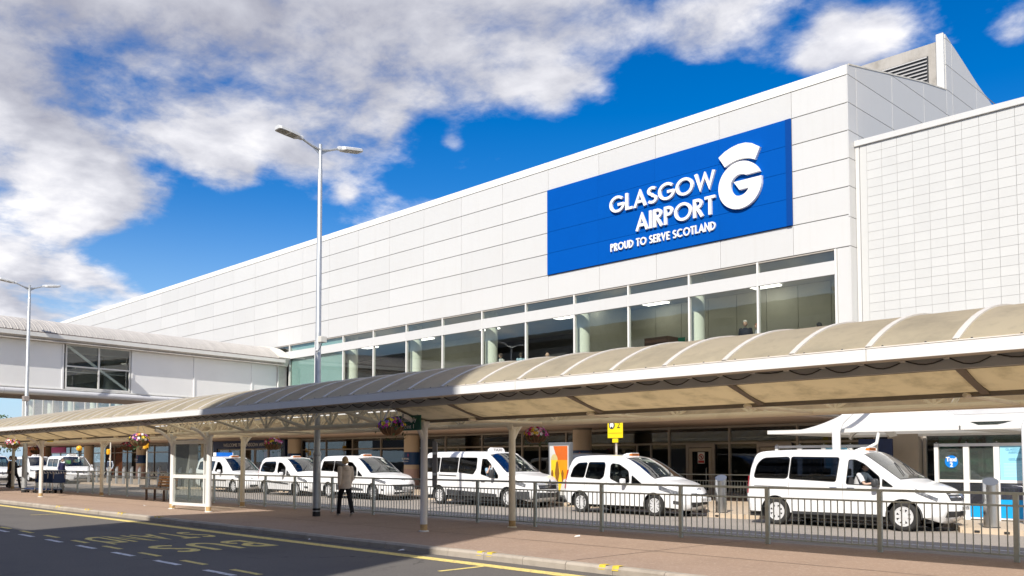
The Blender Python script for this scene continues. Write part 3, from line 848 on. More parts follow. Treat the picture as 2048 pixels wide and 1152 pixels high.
# ring as quads between outer and inner arcs, then the bar as its own block
ro = [(gc[0] + .92 * math.cos(R(22 + 338 * k / 40)), gc[1] + .90 * math.sin(R(22 + 338 * k / 40))) for k in range(41)]
ri = [(gc[0] + .02 + .41 * math.cos(R(54 + 284 * k / 40)), gc[1] + .41 * math.sin(R(54 + 284 * k / 40))) for k in range(41)]
vs, fs = [], []
for h in (0, .13): vs += [em(*p, h) for p in ro] + [em(*p, h) for p in ri]
m_ = 41
for k in range(40):
    fs += [(2 * m_ + k, 3 * m_ + k, 3 * m_ + k + 1, 2 * m_ + k + 1), (k, k + 1, m_ + k + 1, m_ + k), (k, 2 * m_ + k, 2 * m_ + k + 1, k + 1), (m_ + k, m_ + k + 1, 3 * m_ + k + 1, 3 * m_ + k)]
fs += [(0, m_, 3 * m_, 2 * m_), (40, 2 * m_ + 40, 3 * m_ + 40, m_ + 40)]
gq.add(vs, fs)
gq.prism([(-16.95, 12.14), (-18.12, 12.14), (-17.88, 11.80), (-17.46, 11.80), (-16.965, 11.97)], lambda u, v, h: em(u, v, h * 1.015), .13)
obj('emblem_ring', gq, LETW, sign)

# ------------------------------------------------------------------ extension with square tiles
YE = 29.96
ext = thing('extension_building', 'tall white extension clad in small square tiles at the right of the terminal', 'building', (-13.6, YE, 0))
def ep(name, mb, material, **k):
    for i, v in enumerate(mb.v): mb.v[i] = (v[0] + 13.6, v[1] - YE, v[2])
    return obj(name, mb, material, ext, **k)
ep('wall', MB().box(-13.55, 22, YE + .02, YE + .3, 3.1, 12.6), GROUT)
ep('coping', MB().cbox((4.3, YE + .1, 12.62), (36, .36, .20), .01), WHITE)
ep('edge_trim', MB().box(-13.69, -13.56, YE - .02, YE + .3, 3.1, 12.518), WHITE)
ep('return_wall', MB().box(-13.685, -13.56, YE + .302, 46, 3.1, 12.5), WHITE)
ep('edge_trim', MB().box(-13.53, -13.30, YE - .01, YE + .018, 3.1, 12.5), TILE)
ep('band', MB().box(-13.55, 22, YE - .02, YE + .3, 2.86, 3.09), WHITE)
tile_me = MB().cbox((0, 0, 0), (.507, .02, .299), .003).mesh('tile')
cnt = 0
order = []
for i in range(14):
    for j in range(31): order.append((i, j))
vis = [(i, j) for i, j in order if i < 12 and j < 22]
rest = MB()
for i in range(70):
    for j in range(31):
        x = -13.04 + .516 * i; z = 12.36 - .306 * j
        if z < 3.3: continue
        if i < 11 and j < 22:
            link('tile', tile_me, TILE, ext, (x + 13.6, 0, z))
        else: rest.box(x - .252, x + .252, YE - .01, YE + .01, z - .148, z + .148)
o = ep('wall_tiles', rest, TILE); o['kind'] = 'stuff'
ep('pier', MB().cbox((-12.2, 30.0, 1.48), (1.0, .5, 2.7), .02), mat('beige_pier', (.44, .38, .31), .6, var=.1))
ep('window_frame', MB().box(-11.65, -11.55, 30.0, 30.1, .6, 2.84).box(-8.55, -8.45, 30.0, 30.1, .6, 2.84).box(-5.4, -5.3, 30.0, 30.1, .6, 2.84).box(-11.65, 20, 30.0, 30.1, .55, .68), ALU)
ep('window_pane', MB().box(-11.55, -8.55, 30.05, 30.06, .68, 2.84), G_DN)
ep('window_pane', MB().box(-8.45, -5.4, 30.05, 30.06, .68, 2.84), G_DN)
ep('window_pane', MB().box(-5.3, 20, 30.05, 30.06, .68, 2.84), G_DN)
ep('plinth', MB().box(-11.65, 20, 30.0, 30.2, .1, .54), mat('beige_pier', (.44, .38, .31)))
ep('display_wall', MB().box(-11.6, 20, 31.2, 31.3, .1, 2.9), mat('dark_green_display', (.035, .12, .075), .4, var=.9, scale=.8, dark=(.008, .012, .010)))
sw = [(-10.6 + .1 * k * .2 * math.cos(k * .55), 2.25 + .1 * k * .2 * math.sin(k * .55)) for k in range(4, 26)]
ep('swirl', MB().ribbon(sw, .07, lambda u, v, h: (u, 31.18 - h, v), .01), mat('swirl_black', (.005, .008, .007), .4))
# lobby portal seen between van and tents: navy board under a white crescent
ep('portal_board', MB().box(-13.3, -12.2, 28.9, 29.0, 1.5, 2.35), NAVY)
cr = arc(-12.75, 2.36, .78, .50, 178, 8, 14); ci = arc(-12.82, 2.30, .66, .36, 14, 176, 14)
ep('crescent', MB().prism(cr + ci, lambda u, v, h: (u, 28.7 + h, v), .12), FRAME)

# ------------------------------------------------------------------ entrance portal further left
port = thing('entrance_portal', 'navy entrance portal with welcome lettering over sliding doors', 'entrance', (-59.8, 31.6, 0))
obj('fascia', MB().box(-5.3, 5.3, -.1, .3, 2.52, 3.08), NAVY, port)
obj('jamb', MB().box(-5.3, -4.75, -.09, .3, .13, 2.519), NAVY, port)
obj('jamb', MB().box(4.75, 5.3, -.09, .3, .13, 2.519), NAVY, port)
lettering('WELCOME TO GLASGOW AIRPORT', .34, LETW, port, (0, -.12, 2.67), .02, width=7.2)
for k in range(5):
    x = -4.7 + k * 1.9
    d_ = obj('sliding_door', MB().box(x, x + .08, .0, .08, .13, 2.5).box(x + 1.74, x + 1.82, .0, .08, .13, 2.5).box(x + .08, x + 1.74, .0, .08, 2.4, 2.5).box(x + .08, x + 1.74, .0, .08, .13, .3), ALU, port)
    obj('pane', MB().box(x + .08, x + 1.74, .03, .045, .3, 2.4), G_DN, d_)
obj('poster', MB().box(1.4, 2.4, .5, .55, .8, 2.3), mat('poster_crimson', (.4, .04, .1), .5, var=.8, scale=2.5, dark=(.5, .5, .45)), port)
obj('poster', MB().box(3.3, 4.4, .5, .55, 1.2, 2.3), mat('poster_grey', (.5, .45, .45), .5, var=.5, scale=3), port)
ban = thing('no_smoking_banner', 'dark blue no smoking banner on the glazing beside the column', 'banner', (-41.2, 32.15, 1.55))
obj('cloth', MB().cbox((0, 0, 0), (1.15, .03, 1.45), .004), mat('band_blue', (.012, .055, .17)), ban)
lettering('NO SMOKING', .16, LETW, ban, (0, -.025, -.1), .006, width=.95)
lettering('THROUGHOUT', .10, LETW, ban, (0, -.025, -.28), .006, width=.8)
hm = MB().add([(-.1, -.02, .3), (0, -.02, .12), (.1, -.02, .3), (.1, -.02, .42), (0, -.02, .5), (-.1, -.02, .42)], [(0, 1, 2, 3, 4, 5)])
obj('pink_mark', hm, mat('mark_pink', (.35, .05, .13)), ban)
ban2 = thing('no_smoking_banner', 'dark blue no smoking banner left of the entrance behind the bollards', 'banner', (-72.9, 32.15, 1.55))
obj('cloth', MB().cbox((0, 0, 0), (1.3, .03, 1.45), .004), mat('band_blue', (.012, .055, .17)), ban2)
lettering('NO SMOKING', .16, LETW, ban2, (0, -.025, -.1), .006, width=.95)
pk = thing('magenta_sign', 'bright magenta shop sign on the far glazing', 'sign', (-101.5, 31.9, 2.75))
obj('board', MB().cbox((0, 0, 0), (4.4, .1, .62), .01), mat('magenta', (.62, .02, .28), .5), pk)
br = thing('brick_pier', 'orange brick pier at the far left end of the pavement', 'pier', (-97.5, 28.5, 0))
obj('shaft', MB().cbox((0, 0, 1.55), (2.2, 1.0, 2.9), .02), mat('orange_brick', (.42, .15, .06), .8, var=.3, scale=4), br)
obj('capping', MB().box(-1.2, 1.2, -.55, .55, 3.0, 3.1), FRAME, br)

# multi-storey car park with stair tower behind the photographer: it casts the long shade on the road
cp = thing('car_park', 'multi-storey car park with a stair tower behind the viewpoint', 'car park', (-30, -30, 0))
CPW = mat('car_park_concrete', (.20, .19, .175), .8, var=.2)
# shadow of the parapet falls along y = 6.66, that of the tower reaches across the canopy
K = 1.0 / math.tan(SUN_EL)
sh = SUN_DIR.y / math.hypot(SUN_DIR.x, SUN_DIR.y); shx = SUN_DIR.x / math.hypot(SUN_DIR.x, SUN_DIR.y)
yfp = -10.0
Hcp = (6.66 - yfp) / (K * -sh)
for k in range(5):
    z0 = k * Hcp / 5
    obj('deck_slab', MB().box(-75, 52, yfp + 30, yfp + 30 - 24, z0 + .0, z0 + .35), CPW, cp)
    obj('parapet', MB().box(-75, 52, yfp + 29.8, yfp + 30, z0 + .36, z0 + 1.4), CPW, cp)
    obj('inner_wall', MB().box(-75, 52, yfp + 12, yfp + 12.2, z0 + .36, z0 + Hcp / 5), DKGREY, cp)
obj('roof_parapet', MB().box(-75, 52, yfp + 29.75, yfp + 30.0, Hcp - .9, Hcp), CPW, cp)
obj('roof_slab', MB().box(-75, 52, yfp + 6, yfp + 29.74, Hcp - .9, Hcp - .4), CPW, cp)
Htw = (18.4 - yfp) / (K * -sh)
def back(x, y): return x + shx / -sh * (y - yfp) - 0
txr = back(-12.45, 10.2); txl = back(-21.05, 9.6)
obj('stair_tower', MB().box(txl + 30, txr + 30, yfp + 22, yfp + 30.02, 0, Htw), CPW, cp)
# ------------------------------------------------------------------ covered walkway
YG, YR, YB = 11.0, 13.3, 15.55            # gutter line, ridge, rear eave
ZS, ZT = 3.06, 3.71
RC = ((YR - YG - .05) ** 2 + (ZT - ZS) ** 2) / (2 * (ZT - ZS))
def vault(t):
    """t 0..1 from gutter to rear eave -> (y, z)"""
    y = YG + .05 + (YB - YG - .1) * t
    return y, ZT - RC + math.sqrt(max(0, RC * RC - (y - YR) ** 2))
CX0, CX1 = -62.0, 1.6
cano = thing('covered_walkway', 'long barrel roofed walkway canopy of beige sheets on white posts along the footway', 'canopy', (-15, 13.3, GZ))
def cpart(name, mb, material, **k):
    for i, v in enumerate(mb.v): mb.v[i] = (v[0] + 15, v[1] - 13.3, v[2] - GZ)
    return obj(name, mb, material, cano, **k)
def cinst(name, me, material, x): return link(name, me, material, cano, (x + 15, -13.3, -GZ))
RS = 1.047
sheet = MB().grid(lambda u, v: (.02 + (RS - .04) * u, vault(v)[0], vault(v)[1] - .0), 1, 20).mesh('roof_sheet', smooth=True, angle=60)
ribm = MB()
pts = [vault(k / 20) for k in range(21)]
ribm.grid(lambda u, v: (-.04 + .08 * u, vault(v)[0], vault(v)[1] + .022), 1, 20)
for sx in (-.04, .04):
    ribm.grid(lambda u, v: (sx, vault(v)[0], vault(v)[1] + .022 - .07 * u), 1, 20)
ribme = ribm.mesh('rib')
nb = int((CX1 - CX0) / RS)
xr = [-3.89 + RS * 5 - RS * k for k in range(nb)]
RIBM = mat('pale_rib', (.62, .58, .52), .45, var=.15, scale=4)
for x in xr:
    cinst('roof_sheet', sheet, GRP, x - RS)
    cinst('rib', ribme, RIBM, x)
xa, xb = min(xr) - RS, max(xr)
# gutter: sections of fascia 6.28 m long, flashing strip with bolts, box underside
x = xb
while x > xa:
    x0 = max(xa, x - RS * 6)
    cpart('fascia', MB().cbox(((x + x0) / 2, YG, 2.965), (x - x0 - .012, .03, .15), .003), mat('white_fascia', (.77, .765, .75), .4, var=.06, scale=3, dark=(.6, .58, .52)))
    cpart('gutter', MB().add([(x0, YG + .02, 2.90), (x, YG + .02, 2.90), (x, YG + .38, 2.90), (x0, YG + .38, 2.90), (x, YG + .40, 3.0), (x0, YG + .40, 3.0)], [(0, 1, 2, 3), (3, 2, 4, 5)]), mat('gutter_underside', (.60, .56, .50), .6, var=.25, scale=4))
    x = x0
cpart('flashing', MB().box(xa, xb, YG + .02, YG + .10, 3.052, 3.066), mat('pale_flashing', (.68, .63, .57), .5, var=.2, scale=6))
bolt = MB().lathe([(.0001, .018), (.013, .015), (.015, 0)], 6).mesh('bolt')
for k in range(44):
    cinst('bolt', bolt, DKGREY, 1.0 - k * RS / 2).location += Vector((0, YG + .06, 3.066))
cpart('eaves_beam', MB().box(xa, xb, YG + .40, YG + .47, 2.76, 2.995), mat('grey_beam', (.60, .60, .59), .5, var=.15))
cpart('rear_eaves_beam', MB().box(xa, xb, YB - .12, YB, 2.9, 3.05), CREAM)
cpart('ridge_beam', MB().box(xa, xb, YR - .05, YR + .05, 3.56, 3.67), CREAM)
# cable slung in loops under the gutter, with its clips
cab = []
for k in range(96):
    x0 = 1.2 - k * .53
    dp = random.uniform(.06, .11)
    for j in range(6):
        t = j / 6
        cab.append((x0 - .53 * t, YG + .385, 2.905 - dp * math.sin(PI * t) * (1 if k % 7 else .4)))
cpart('cable', MB().tube(cab, .008, 4), BLACK)
clip = MB().cbox((0, YG + .33, 2.888), (.06, .05, .018)).mesh('cable_clip')
for k in range(96): cinst('cable_clip', clip, LETW, 1.2 - k * .53)
# sloping soffit panels with cross beams over the standing areas
def soffit(x0, x1, beams):
    xsb = sorted([x0] + [b for b in beams if x0 + .1 < b < x1 - .1] + [x1])
    for a, b in zip(xsb, xsb[1:]):
        cpart('soffit_panel', MB().grid(lambda u, v: (a + .05 + (b - a - .1) * u, 11.48 + .88 * v, 2.79 - .255 * v - .03 * math.sin(PI * v)), 4, 4), GRPU)
    for a in xsb: cpart('cross_beam', MB().bar((a, 11.46, 2.79), (a, 12.38, 2.525), .10, .07), BROWNM)
    cpart('soffit_edge', MB().box(x0, x1, 12.36, 12.43, 2.475, 2.55), BROWNM)
    cpart('soffit_edge', MB().box(x0, x1, 11.471, 11.51, 2.755, 2.80), BROWNM)
soffit(-15.4, xb, [-4.0 - 3.2 * k for k in range(-2, 4)])
def rear_soffit(x0, x1):
    n_ = int((x1 - x0) / 3.2)
    w_ = (x1 - x0) / n_
    for k in range(n_):
        a, b = x0 + k * w_, x0 + (k + 1) * w_
        cpart('soffit_panel', MB().grid(lambda u, v: (a + .05 + (b - a - .1) * u, 15.46 - .70 * v, 2.93 - .42 * v), 4, 4), GRPU)
        cpart('cross_beam', MB().bar((a, 15.44, 2.90), (a, 14.78, 2.51), .07, .05), CREAM)
    cpart('soffit_edge', MB().box(x0, x1, 14.71, 14.755, 2.485, 2.53), CREAM)
rear_soffit(xa, xb)
soffit(xa, -28.5, [-31.7 - 3.2 * k for k in range(10)])
# trusses
def truss(y, x0, x1, zb, ztop, step):
    cpart('bottom_chord', MB().tube([(x0, y, zb), (x1, y, zb)], .058, 10), CREAM, smooth=True)
    cpart('top_chord', MB().tube([(x0, y, ztop), (x1, y, ztop)], .035, 8), CREAM, smooth=True)
    ver = MB().tube([(0, y, zb + .04), (0, y, ztop)], .028, 7).mesh('strut', smooth=True)
    dia = MB().tube([(0, y, zb + .02), (step * .5, y, ztop)], .026, 7).mesh('strut', smooth=True)
    dib = MB().tube([(step * .5, y, ztop), (step, y, zb + .02)], .026, 7).mesh('strut', smooth=True)
    bra = MB().tube([(0, y, zb + .02), (.3, y + .55, ztop + .25)], .022, 7).mesh('strut', smooth=True)
    brb = MB().tube([(0, y, zb + .02), (-.3, y + .55, ztop + .25)], .022, 7).mesh('strut', smooth=True)
    n_ = int((x1 - x0) / step)
    for k in range(n_):
        xx = x0 + k * step
        for me in (ver, dia, dib): cinst('strut', me, CREAM, xx)
        if k % 2 == 0:
            cinst('strut', bra, CREAM, xx); cinst('strut', brb, CREAM, xx)
truss(14.38, -55.0, .5, 2.475, 3.02, 1.6)
truss(12.2, -28.4, -15.3, 2.475, 3.02, 1.05)
for k in range(4):                          # outriggers from truss to gutter
    xx = -26.4 + 3.2 * k
    cpart('outrigger', MB().tube([(xx, 12.2, 2.475), (xx - .75, YG + .45, 2.83)], .04, 8), CREAM, smooth=True)
for k in range(17):
    xx = -1.0 - k * 3.2
    cpart('cross_tie', MB().tube([(xx, 12.2, 2.49), (xx, 14.38, 2.475)], .03, 8), CREAM, smooth=True)
# posts with curved brackets
def post(x, y, s, material):
    mb = MB().tube([(x, y, GZ), (x, y, 2.40)], .077, 16)
    mb.lathe([(.11, GZ), (.11, GZ + .02), (.078, GZ + .03)], 16, (x, y, 0))
    mb.cbox((x, y, 2.43), (.17, .17, .13), .01)
    p = cpart('post', mb, material, smooth=True)
    arcp = []
    for k in range(9):
        t = k / 8
        a = t * PI / 2
        arcp.append((x + 15, y - 13.3 + s * (.02 + (1 - math.cos(a)) * .30 + t * .26), 2.08 + math.sin(a) * .42 + t * .10 - GZ))
    obj('bracket', MB().tube(arcp, .05, 10), material, p, smooth=True)
    obj('base_stain', MB().lathe([(.0785, GZ + .021 - GZ), (.0785, .16)], 16, (x + 15, y - 13.3, 0)), mat('rusty_base', (.55, .38, .18), .7, var=.4, scale=14), p, smooth=True)
for x in (-15.27, -28.0, -40.95, -2.3, -54.0): post(x, 12.2, -1, POSTW)
post(-25.5, 12.22, -1, POSTW)
for x in (-14.8, -27.6, -40.2, -1.9, -53.0): post(x, 14.40, 1, CREAM)

# ------------------------------------------------------------------ hanging baskets on the gutter ends
BASK = mat('brown_basket', (.16, .085, .04), .7, var=.4, scale=30)
LEAFM = mat('basket_leaves', (.05, .10, .03), .6, var=.4, scale=20, dark=(.02, .05, .015))
FL = {'violet': mat('petal_violet', (.22, .06, .42), .6, var=.15), 'yellow': mat('petal_yellow', (.75, .55, .03), .6, var=.1), 'magenta': mat('petal_magenta', (.62, .03, .30), .6, var=.1),
      'white': mat('petal_white', (.80, .76, .76), .6, var=.1), 'red': mat('petal_red', (.58, .03, .06), .6, var=.1), 'pink': mat('petal_pink', (.75, .30, .45), .6, var=.1), 'plum': mat('petal_plum', (.16, .02, .07), .6, var=.2)}
def basket(x, y, z, rad, cols, label, hang):
    t = thing('hanging_basket', label, 'flower basket', (x, y, z), random.uniform(0, 3), 'flower baskets hung from the walkway canopy')
    bowl = MB().lathe([(.02, -.62 * rad), (.42 * rad, -.56 * rad), (.76 * rad, -.34 * rad), (.94 * rad, 0), (.90 * rad, 0), (.70 * rad, -.3 * rad), (.0, -.4 * rad)], 20)
    b_ = obj('bowl', bowl, BASK, t, smooth=True)
    for k in range(14):
        a = 2 * PI * k / 14
        pr = [(.30 * rad, -.60 * rad), (.62 * rad, -.48 * rad), (.84 * rad, -.26 * rad), (.97 * rad, .02 * rad)]
        obj('slat', MB().tube([(r_ * math.cos(a), r_ * math.sin(a), h_) for r_, h_ in pr], .011, 4), mat('basket_slat', (.27, .15, .07), .7), b_)
    lf = MB()
    for k in range(150):
        a = random.uniform(0, 2 * PI); h_ = random.uniform(-.15, .62) * rad
        rr = rad * math.sqrt(max(.05, 1 - (h_ / (.75 * rad)) ** 2)) * random.uniform(.7, 1.08)
        if k % 5 == 0: a = round(a * 1.6) / 1.6 + random.uniform(-.12, .12); h_ = random.uniform(-.95, 0) * rad; rr = rad * random.uniform(.98, 1.22)
        elif k % 7 == 0: rr *= 1.22; h_ *= 1.2
        c_ = Vector((rr * math.cos(a), rr * math.sin(a), h_))
        n_ = (c_ + Vector((random.uniform(-.1, .1), random.uniform(-.1, .1), .1))).normalized()
        u_ = n_.orthogonal().normalized(); w_ = n_.cross(u_)
        s_ = random.uniform(.02, .045)
        lf.add([c_ - u_ * s_, c_ + w_ * s_ * .6 + n_ * .01, c_ + u_ * s_, c_ - w_ * s_ * .6], [(0, 1, 2, 3)])
    tag(obj('leaves', lf, LEAFM, t), kind='stuff')
    for ci, cn in enumerate(cols):
        fm = MB()
        for k in range(17):
            cen = 2 * PI * ci / len(cols) + (k % 3) * 2.1
            a = cen + random.gauss(0, .5)
            el = random.uniform(.05, 1.25)
            c_ = Vector((math.cos(a) * math.cos(el), math.sin(a) * math.cos(el), .72 * math.sin(el))) * rad * random.uniform(.98, 1.1)
            n_ = (c_.normalized() + Vector((random.uniform(-.3, .3), random.uniform(-.3, .3), .1))).normalized()
            u_ = n_.orthogonal().normalized(); w_ = n_.cross(u_)
            s_ = random.uniform(.03, .048)
            for q in range(5):
                a1 = 2 * PI * q / 5
                d1 = u_ * math.cos(a1) + w_ * math.sin(a1); d2 = u_ * math.cos(a1 + .62) + w_ * math.sin(a1 + .62); d3 = u_ * math.cos(a1 - .62) + w_ * math.sin(a1 - .62)
                fm.add([c_, c_ + d3 * s_ * .8 + n_ * .012, c_ + d1 * s_ * 1.15 + n_ * .006, c_ + d2 * s_ * .8 + n_ * .012], [(0, 1, 2, 3)])
        obj('blossoms', fm, FL[cn], t)
    for k in range(3):
        a = 2 * PI * k / 3 + .3
        obj('chain', MB().tube([(rad * .93 * math.cos(a), rad * .93 * math.sin(a), .02), (0, 0, hang)], .006, 4), STEEL, t)
basket(-15.13, 11.22, 2.34, .27, ['violet', 'yellow', 'magenta', 'violet', 'yellow'], 'basket of violet, yellow and magenta flowers hanging left of the near white post', .55)
basket(-15.2, 15.6, 2.25, .28, ['red', 'pink', 'yellow', 'magenta', 'white'], 'basket of pink, red and yellow flowers above the silver minibus windscreen', .65)
basket(-28.22, 11.22, 2.27, .29, ['violet', 'white', 'pink', 'yellow', 'red'], 'full basket of violet, white and yellow flowers left of the wind screen', .6)
basket(-27.78, 15.6, 2.2, .3, ['magenta', 'pink', 'white', 'red', 'yellow'], 'basket of magenta and pink flowers in front of the navy entrance portal', .7)
basket(-40.5, 15.6, 2.27, .3, ['plum', 'red', 'pink', 'plum'], 'basket of dark red flowers by the beige column left of the wind screen', .65)
basket(-41.5, 11.22, 2.33, .3, ['white', 'pink', 'red', 'yellow', 'white'], 'basket of white and red flowers at the far left end of the canopy', .6)
basket(-53.3, 15.6, 2.2, .33, ['plum', 'plum', 'violet'], 'basket of very dark plum flowers behind the second front post from the left', .7)

# ------------------------------------------------------------------ street lamps
def lamp(x, y, top, label, r0, r1, yaw):
    t = thing('street_lamp', label, 'street lamp', (x, y, GZ), 0, 'double headed street lamps')
    h = top - GZ
    pl = MB().tube([(0, 0, 0), (0, 0, 1.72), (0, 0, 1.78), (0, 0, h * .93), (0, 0, h * .932), (0, 0, h)], [r0, r0, r1, r1 * .72, r1 * .62, r1 * .58], 18)
    p_ = obj('pole', pl, STEEL, t, smooth=True)
    obj('base_band', MB().lathe([(r0 + .003, 0), (r0 + .003, .13), (r0 + .003, .13)], 18), BLACK, p_, smooth=True)
    obj('base_band', MB().lathe([(r0 + .003, .16), (r0 + .003, .22)], 18), BLACK, p_, smooth=True)
    obj('collar', MB().lathe([(r0 + .001, 1.66), (r0 + .012, 1.68), (r0 + .012, 1.72), (r1, 1.8)], 18), STEEL, p_, smooth=True)
    for s_ in (-1, 1):
        dx, dy = math.cos(yaw) * s_, math.sin(yaw) * s_
        arm = MB().tube([(0, 0, h - .16), (dx * .28, dy * .28, h - .10), (dx * .62, dy * .62, h + .03)], [.045, .034, .03], 8)
        arm.prism([(.02, h - .30), (.30, h - .11), (.02, h - .14)], lambda u, v, hh: (dx * u - dy * (hh - .008), dy * u + dx * (hh - .008), v), .016)
        obj('arm', arm, STEEL, t, smooth=True)
        hd = MB()
        def hp(u, v, w):   # u along, v across, w up
            return (dx * u - dy * v, dy * u + dx * v, h + .02 + (u - .6) * .13 + w)
        prof = [(.58, .06), (.68, .07), (.74, .16), (1.0, .18), (1.30, .17), (1.36, .12)]
        up = [hp(u, v, .035) for u, v in prof] + [hp(u, -v, .035) for u, v in prof[::-1]]
        lo = [hp(u, v, -.03) for u, v in prof] + [hp(u, -v, -.03) for u, v in prof[::-1]]
        tp_ = [hp(u, v * .6, .07) for u, v in prof] + [hp(u, -v * .6, .07) for u, v in prof[::-1]]
        k = len(up)
        hd.add(lo + up + tp_, [tuple(range(k - 1, -1, -1)), tuple(range(2 * k, 3 * k))] + [(j + i, j + (i + 1) % k, j + k + (i + 1) % k, j + k + i) for j in (0, k) for i in range(k)])
        hh_ = obj('lamp_head', hd, mat('lamp_head_grey', (.62, .63, .63), .4, var=.1), t)
        obj('lens', MB().add([hp(.80, .13, -.035), hp(.98, .135, -.035), hp(.98, -.135, -.035), hp(.80, -.13, -.035)], [(0, 1, 2, 3)]).add([hp(1.05, .135, -.035), hp(1.30, .13, -.035), hp(1.30, -.13, -.035), hp(1.05, -.135, -.035)], [(0, 1, 2, 3)]), mat('lamp_lens', (.20, .19, .15), .3), hh_)
    return t
L1 = lamp(-21.55, 13.45, 10.52, 'tall grey street lamp with two flat heads rising through the canopy by the walking woman', .105, .088, PI / 2)
lamp(-47.15, 13.31, 10.12, 'farther tall street lamp with two heads near the left edge in front of the footbridge', .12, .10, PI / 2)
fb = thing('camera_box', 'small white surveillance box clamped to the tall lamp post above the canopy', 'camera box', (-21.34, 13.43, 4.98))
obj('housing', MB().cbox((.06, -.02, 0), (.16, .2, .17), .012), mat('box_white', (.68, .66, .6), .5), fb)
obj('clamp', MB().box(-.13, -.021, -.03, .03, -.06, .08), DKGREY, fb)
obj('cable', MB().tube([(.02, 0, -.08), (-.03, -.02, -.2), (-.10, -.04, -.3)], .01, 5), DKGREY, fb)
obj('lens', MB().ell((-.09, -.1, -.3), (.045, .045, .045), 10, 6), LETW, fb, smooth=True)
cb = thing('camera_box', 'small dark box clamped to the farther lamp post under the footbridge', 'camera box', (-46.95, 13.19, 4.6))
obj('housing', MB().cbox((.1, 0, 0), (.28, .26, .24), .02), mat('box_brown', (.3, .26, .24), .5), cb)
sl = thing('roof_sleeve', 'pale square collar sealing the lamp post where it passes the canopy roof', 'collar', (-21.55, 13.45, 3.70))
obj('plate', MB().cbox((-.1, 0, .04), (.75, .5, .07), .006), FRAME, sl)
# ------------------------------------------------------------------ covered footbridge into the terminal
bridge = thing('footbridge', 'white panelled covered footbridge with ribbed barrel roof joining the terminal at left', 'footbridge', (-50.85, 29.45, 0), math.atan2(-.9893, .1458))
# local x runs from the terminal towards the viewer's side, local y = +: the side seen in the photograph
def bp(name, mb, material, **k): return obj(name, mb, material, bridge, **k)
BL, BWD = 44.0, 3.9
def seg(x0, x1):
    return MB().cbox(((x0 + x1) / 2, -.03, 6.46), (x1 - x0 - .03, .06, 2.30), .006)
joints = [.75, 2.65, 6.62, 10.50]
for a, b in zip(joints, joints[1:]): bp('wall_panel', seg(a, b), BRIDGEW)
for k in range(7): bp('wall_panel', seg(14.10 + 4 * k, 18.10 + 4 * k), BRIDGEW)
for k in range(10): bp('wall_panel', MB().box(.6 + 4 * k, 4.58 + 4 * k, -BWD, -BWD + .06, 5.3, 7.62), BRIDGEW)
for x in (2.65, 6.62, 10.42, 14.18, 18.1, 22.1): bp('cover_strip', MB().box(x - .045, x + .045, .001, .035, 5.31, 7.60), BRIDGEW)
bp('wall_core', MB().box(.75, 10.44, -.12, -.07, 5.32, 7.6).box(14.2, BL, -.12, -.07, 5.32, 7.6), GROUT)
bp('sill_strip', MB().box(.7, BL, -.02, .045, 5.25, 5.308), FRAME)
bp('floor', MB().box(.3, BL, -BWD + .07, -.13, 5.12, 5.28), mat('bridge_floor', (.2, .2, .2)))
bp('ceiling', MB().box(.3, BL, -BWD + .07, -.13, 7.66, 7.72), mat('bridge_ceiling', (.5, .48, .45)))
bp('eaves', MB().box(.5, BL, -.3, .41, 7.62, 7.655).box(.5, BL, -BWD - .2, -BWD + .1, 7.62, 7.655), mat('eaves_grey', (.66, .61, .55), .7, var=.3, scale=2, streak=.3))
bp('fascia', MB().cbox((BL / 2 + .3, .425, 7.90), (BL - .3, .03, .20), .004), FRAME)
bp('fascia_lower', MB().add([(.5, .41, 7.80), (BL, .41, 7.80), (BL, .20, 7.656), (.5, .20, 7.656)], [(0, 1, 2, 3)]), mat('eaves_grey', (.50, .47, .43)))
bp('gutter_trim', MB().box(.5, BL, -.1, .42, 8.001, 8.05), mat('gutter_brown', (.20, .16, .14), .6))
bp('tube', MB().tube([(.2, -.06, 5.08), (BL, -.06, 5.08)], .17, 14), mat('tube_grey', (.62, .62, .64), .4, var=.1), smooth=True)
for x in (8.3, 17, 26): bp('tube_joint', MB().tube([(x, -.06, 5.08), (x + .03, -.06, 5.08)], .175, 14), GROUT)
for k in range(13): bp('soffit_slat', MB().box(.3, BL, -.24 - .28 * k - .24, -.24 - .28 * k, 4.93, 4.965), SOFF)
# barrel roof of narrow ribbed sheets
def arch(v):
    a = R(28 + 124 * v)
    y = -BWD / 2 + .11 + (BWD / 2 + .30) * math.cos(a) / math.cos(R(28))
    return y, 8.03 + .86 * (math.sin(a) - math.sin(R(28))) / (1 - math.sin(R(28)))
def shp(u):
    return (0, .045, .045, .012, .03, .012, .0)[u]
us = [0, .03, .07, .10, .16, .22, .30]
sm = MB().grid(lambda u, v: (us[round(u * 6)] * .305 / .3, arch(v)[0], arch(v)[1] + shp(round(u * 6))), 6, 14).mesh('roof_sheet')
for k in range(140): link('roof_sheet', sm, BRROOF, bridge, (.95 + k * .305, 0, 0))
# collar where it meets the facade
bp('collar', MB().prism([arch(k / 14) for k in range(15)] + [(-BWD - .18, 7.5), (.22, 7.5)], lambda u, v, h: (.1 + h, u * 1.02, v + .09), .82), mat('collar_cream', (.72, .69, .62), .6, var=.25, scale=2, streak=.3))
bp('collar_leg', MB().box(.02, .62, -.25, .02, 5.0, 7.58), mat('collar_cream', (.72, .69, .62)))
bp('downpipe', MB().tube([(.72, .06, 7.6), (.72, .06, 5.2)], .05, 8), FRAME, smooth=True)
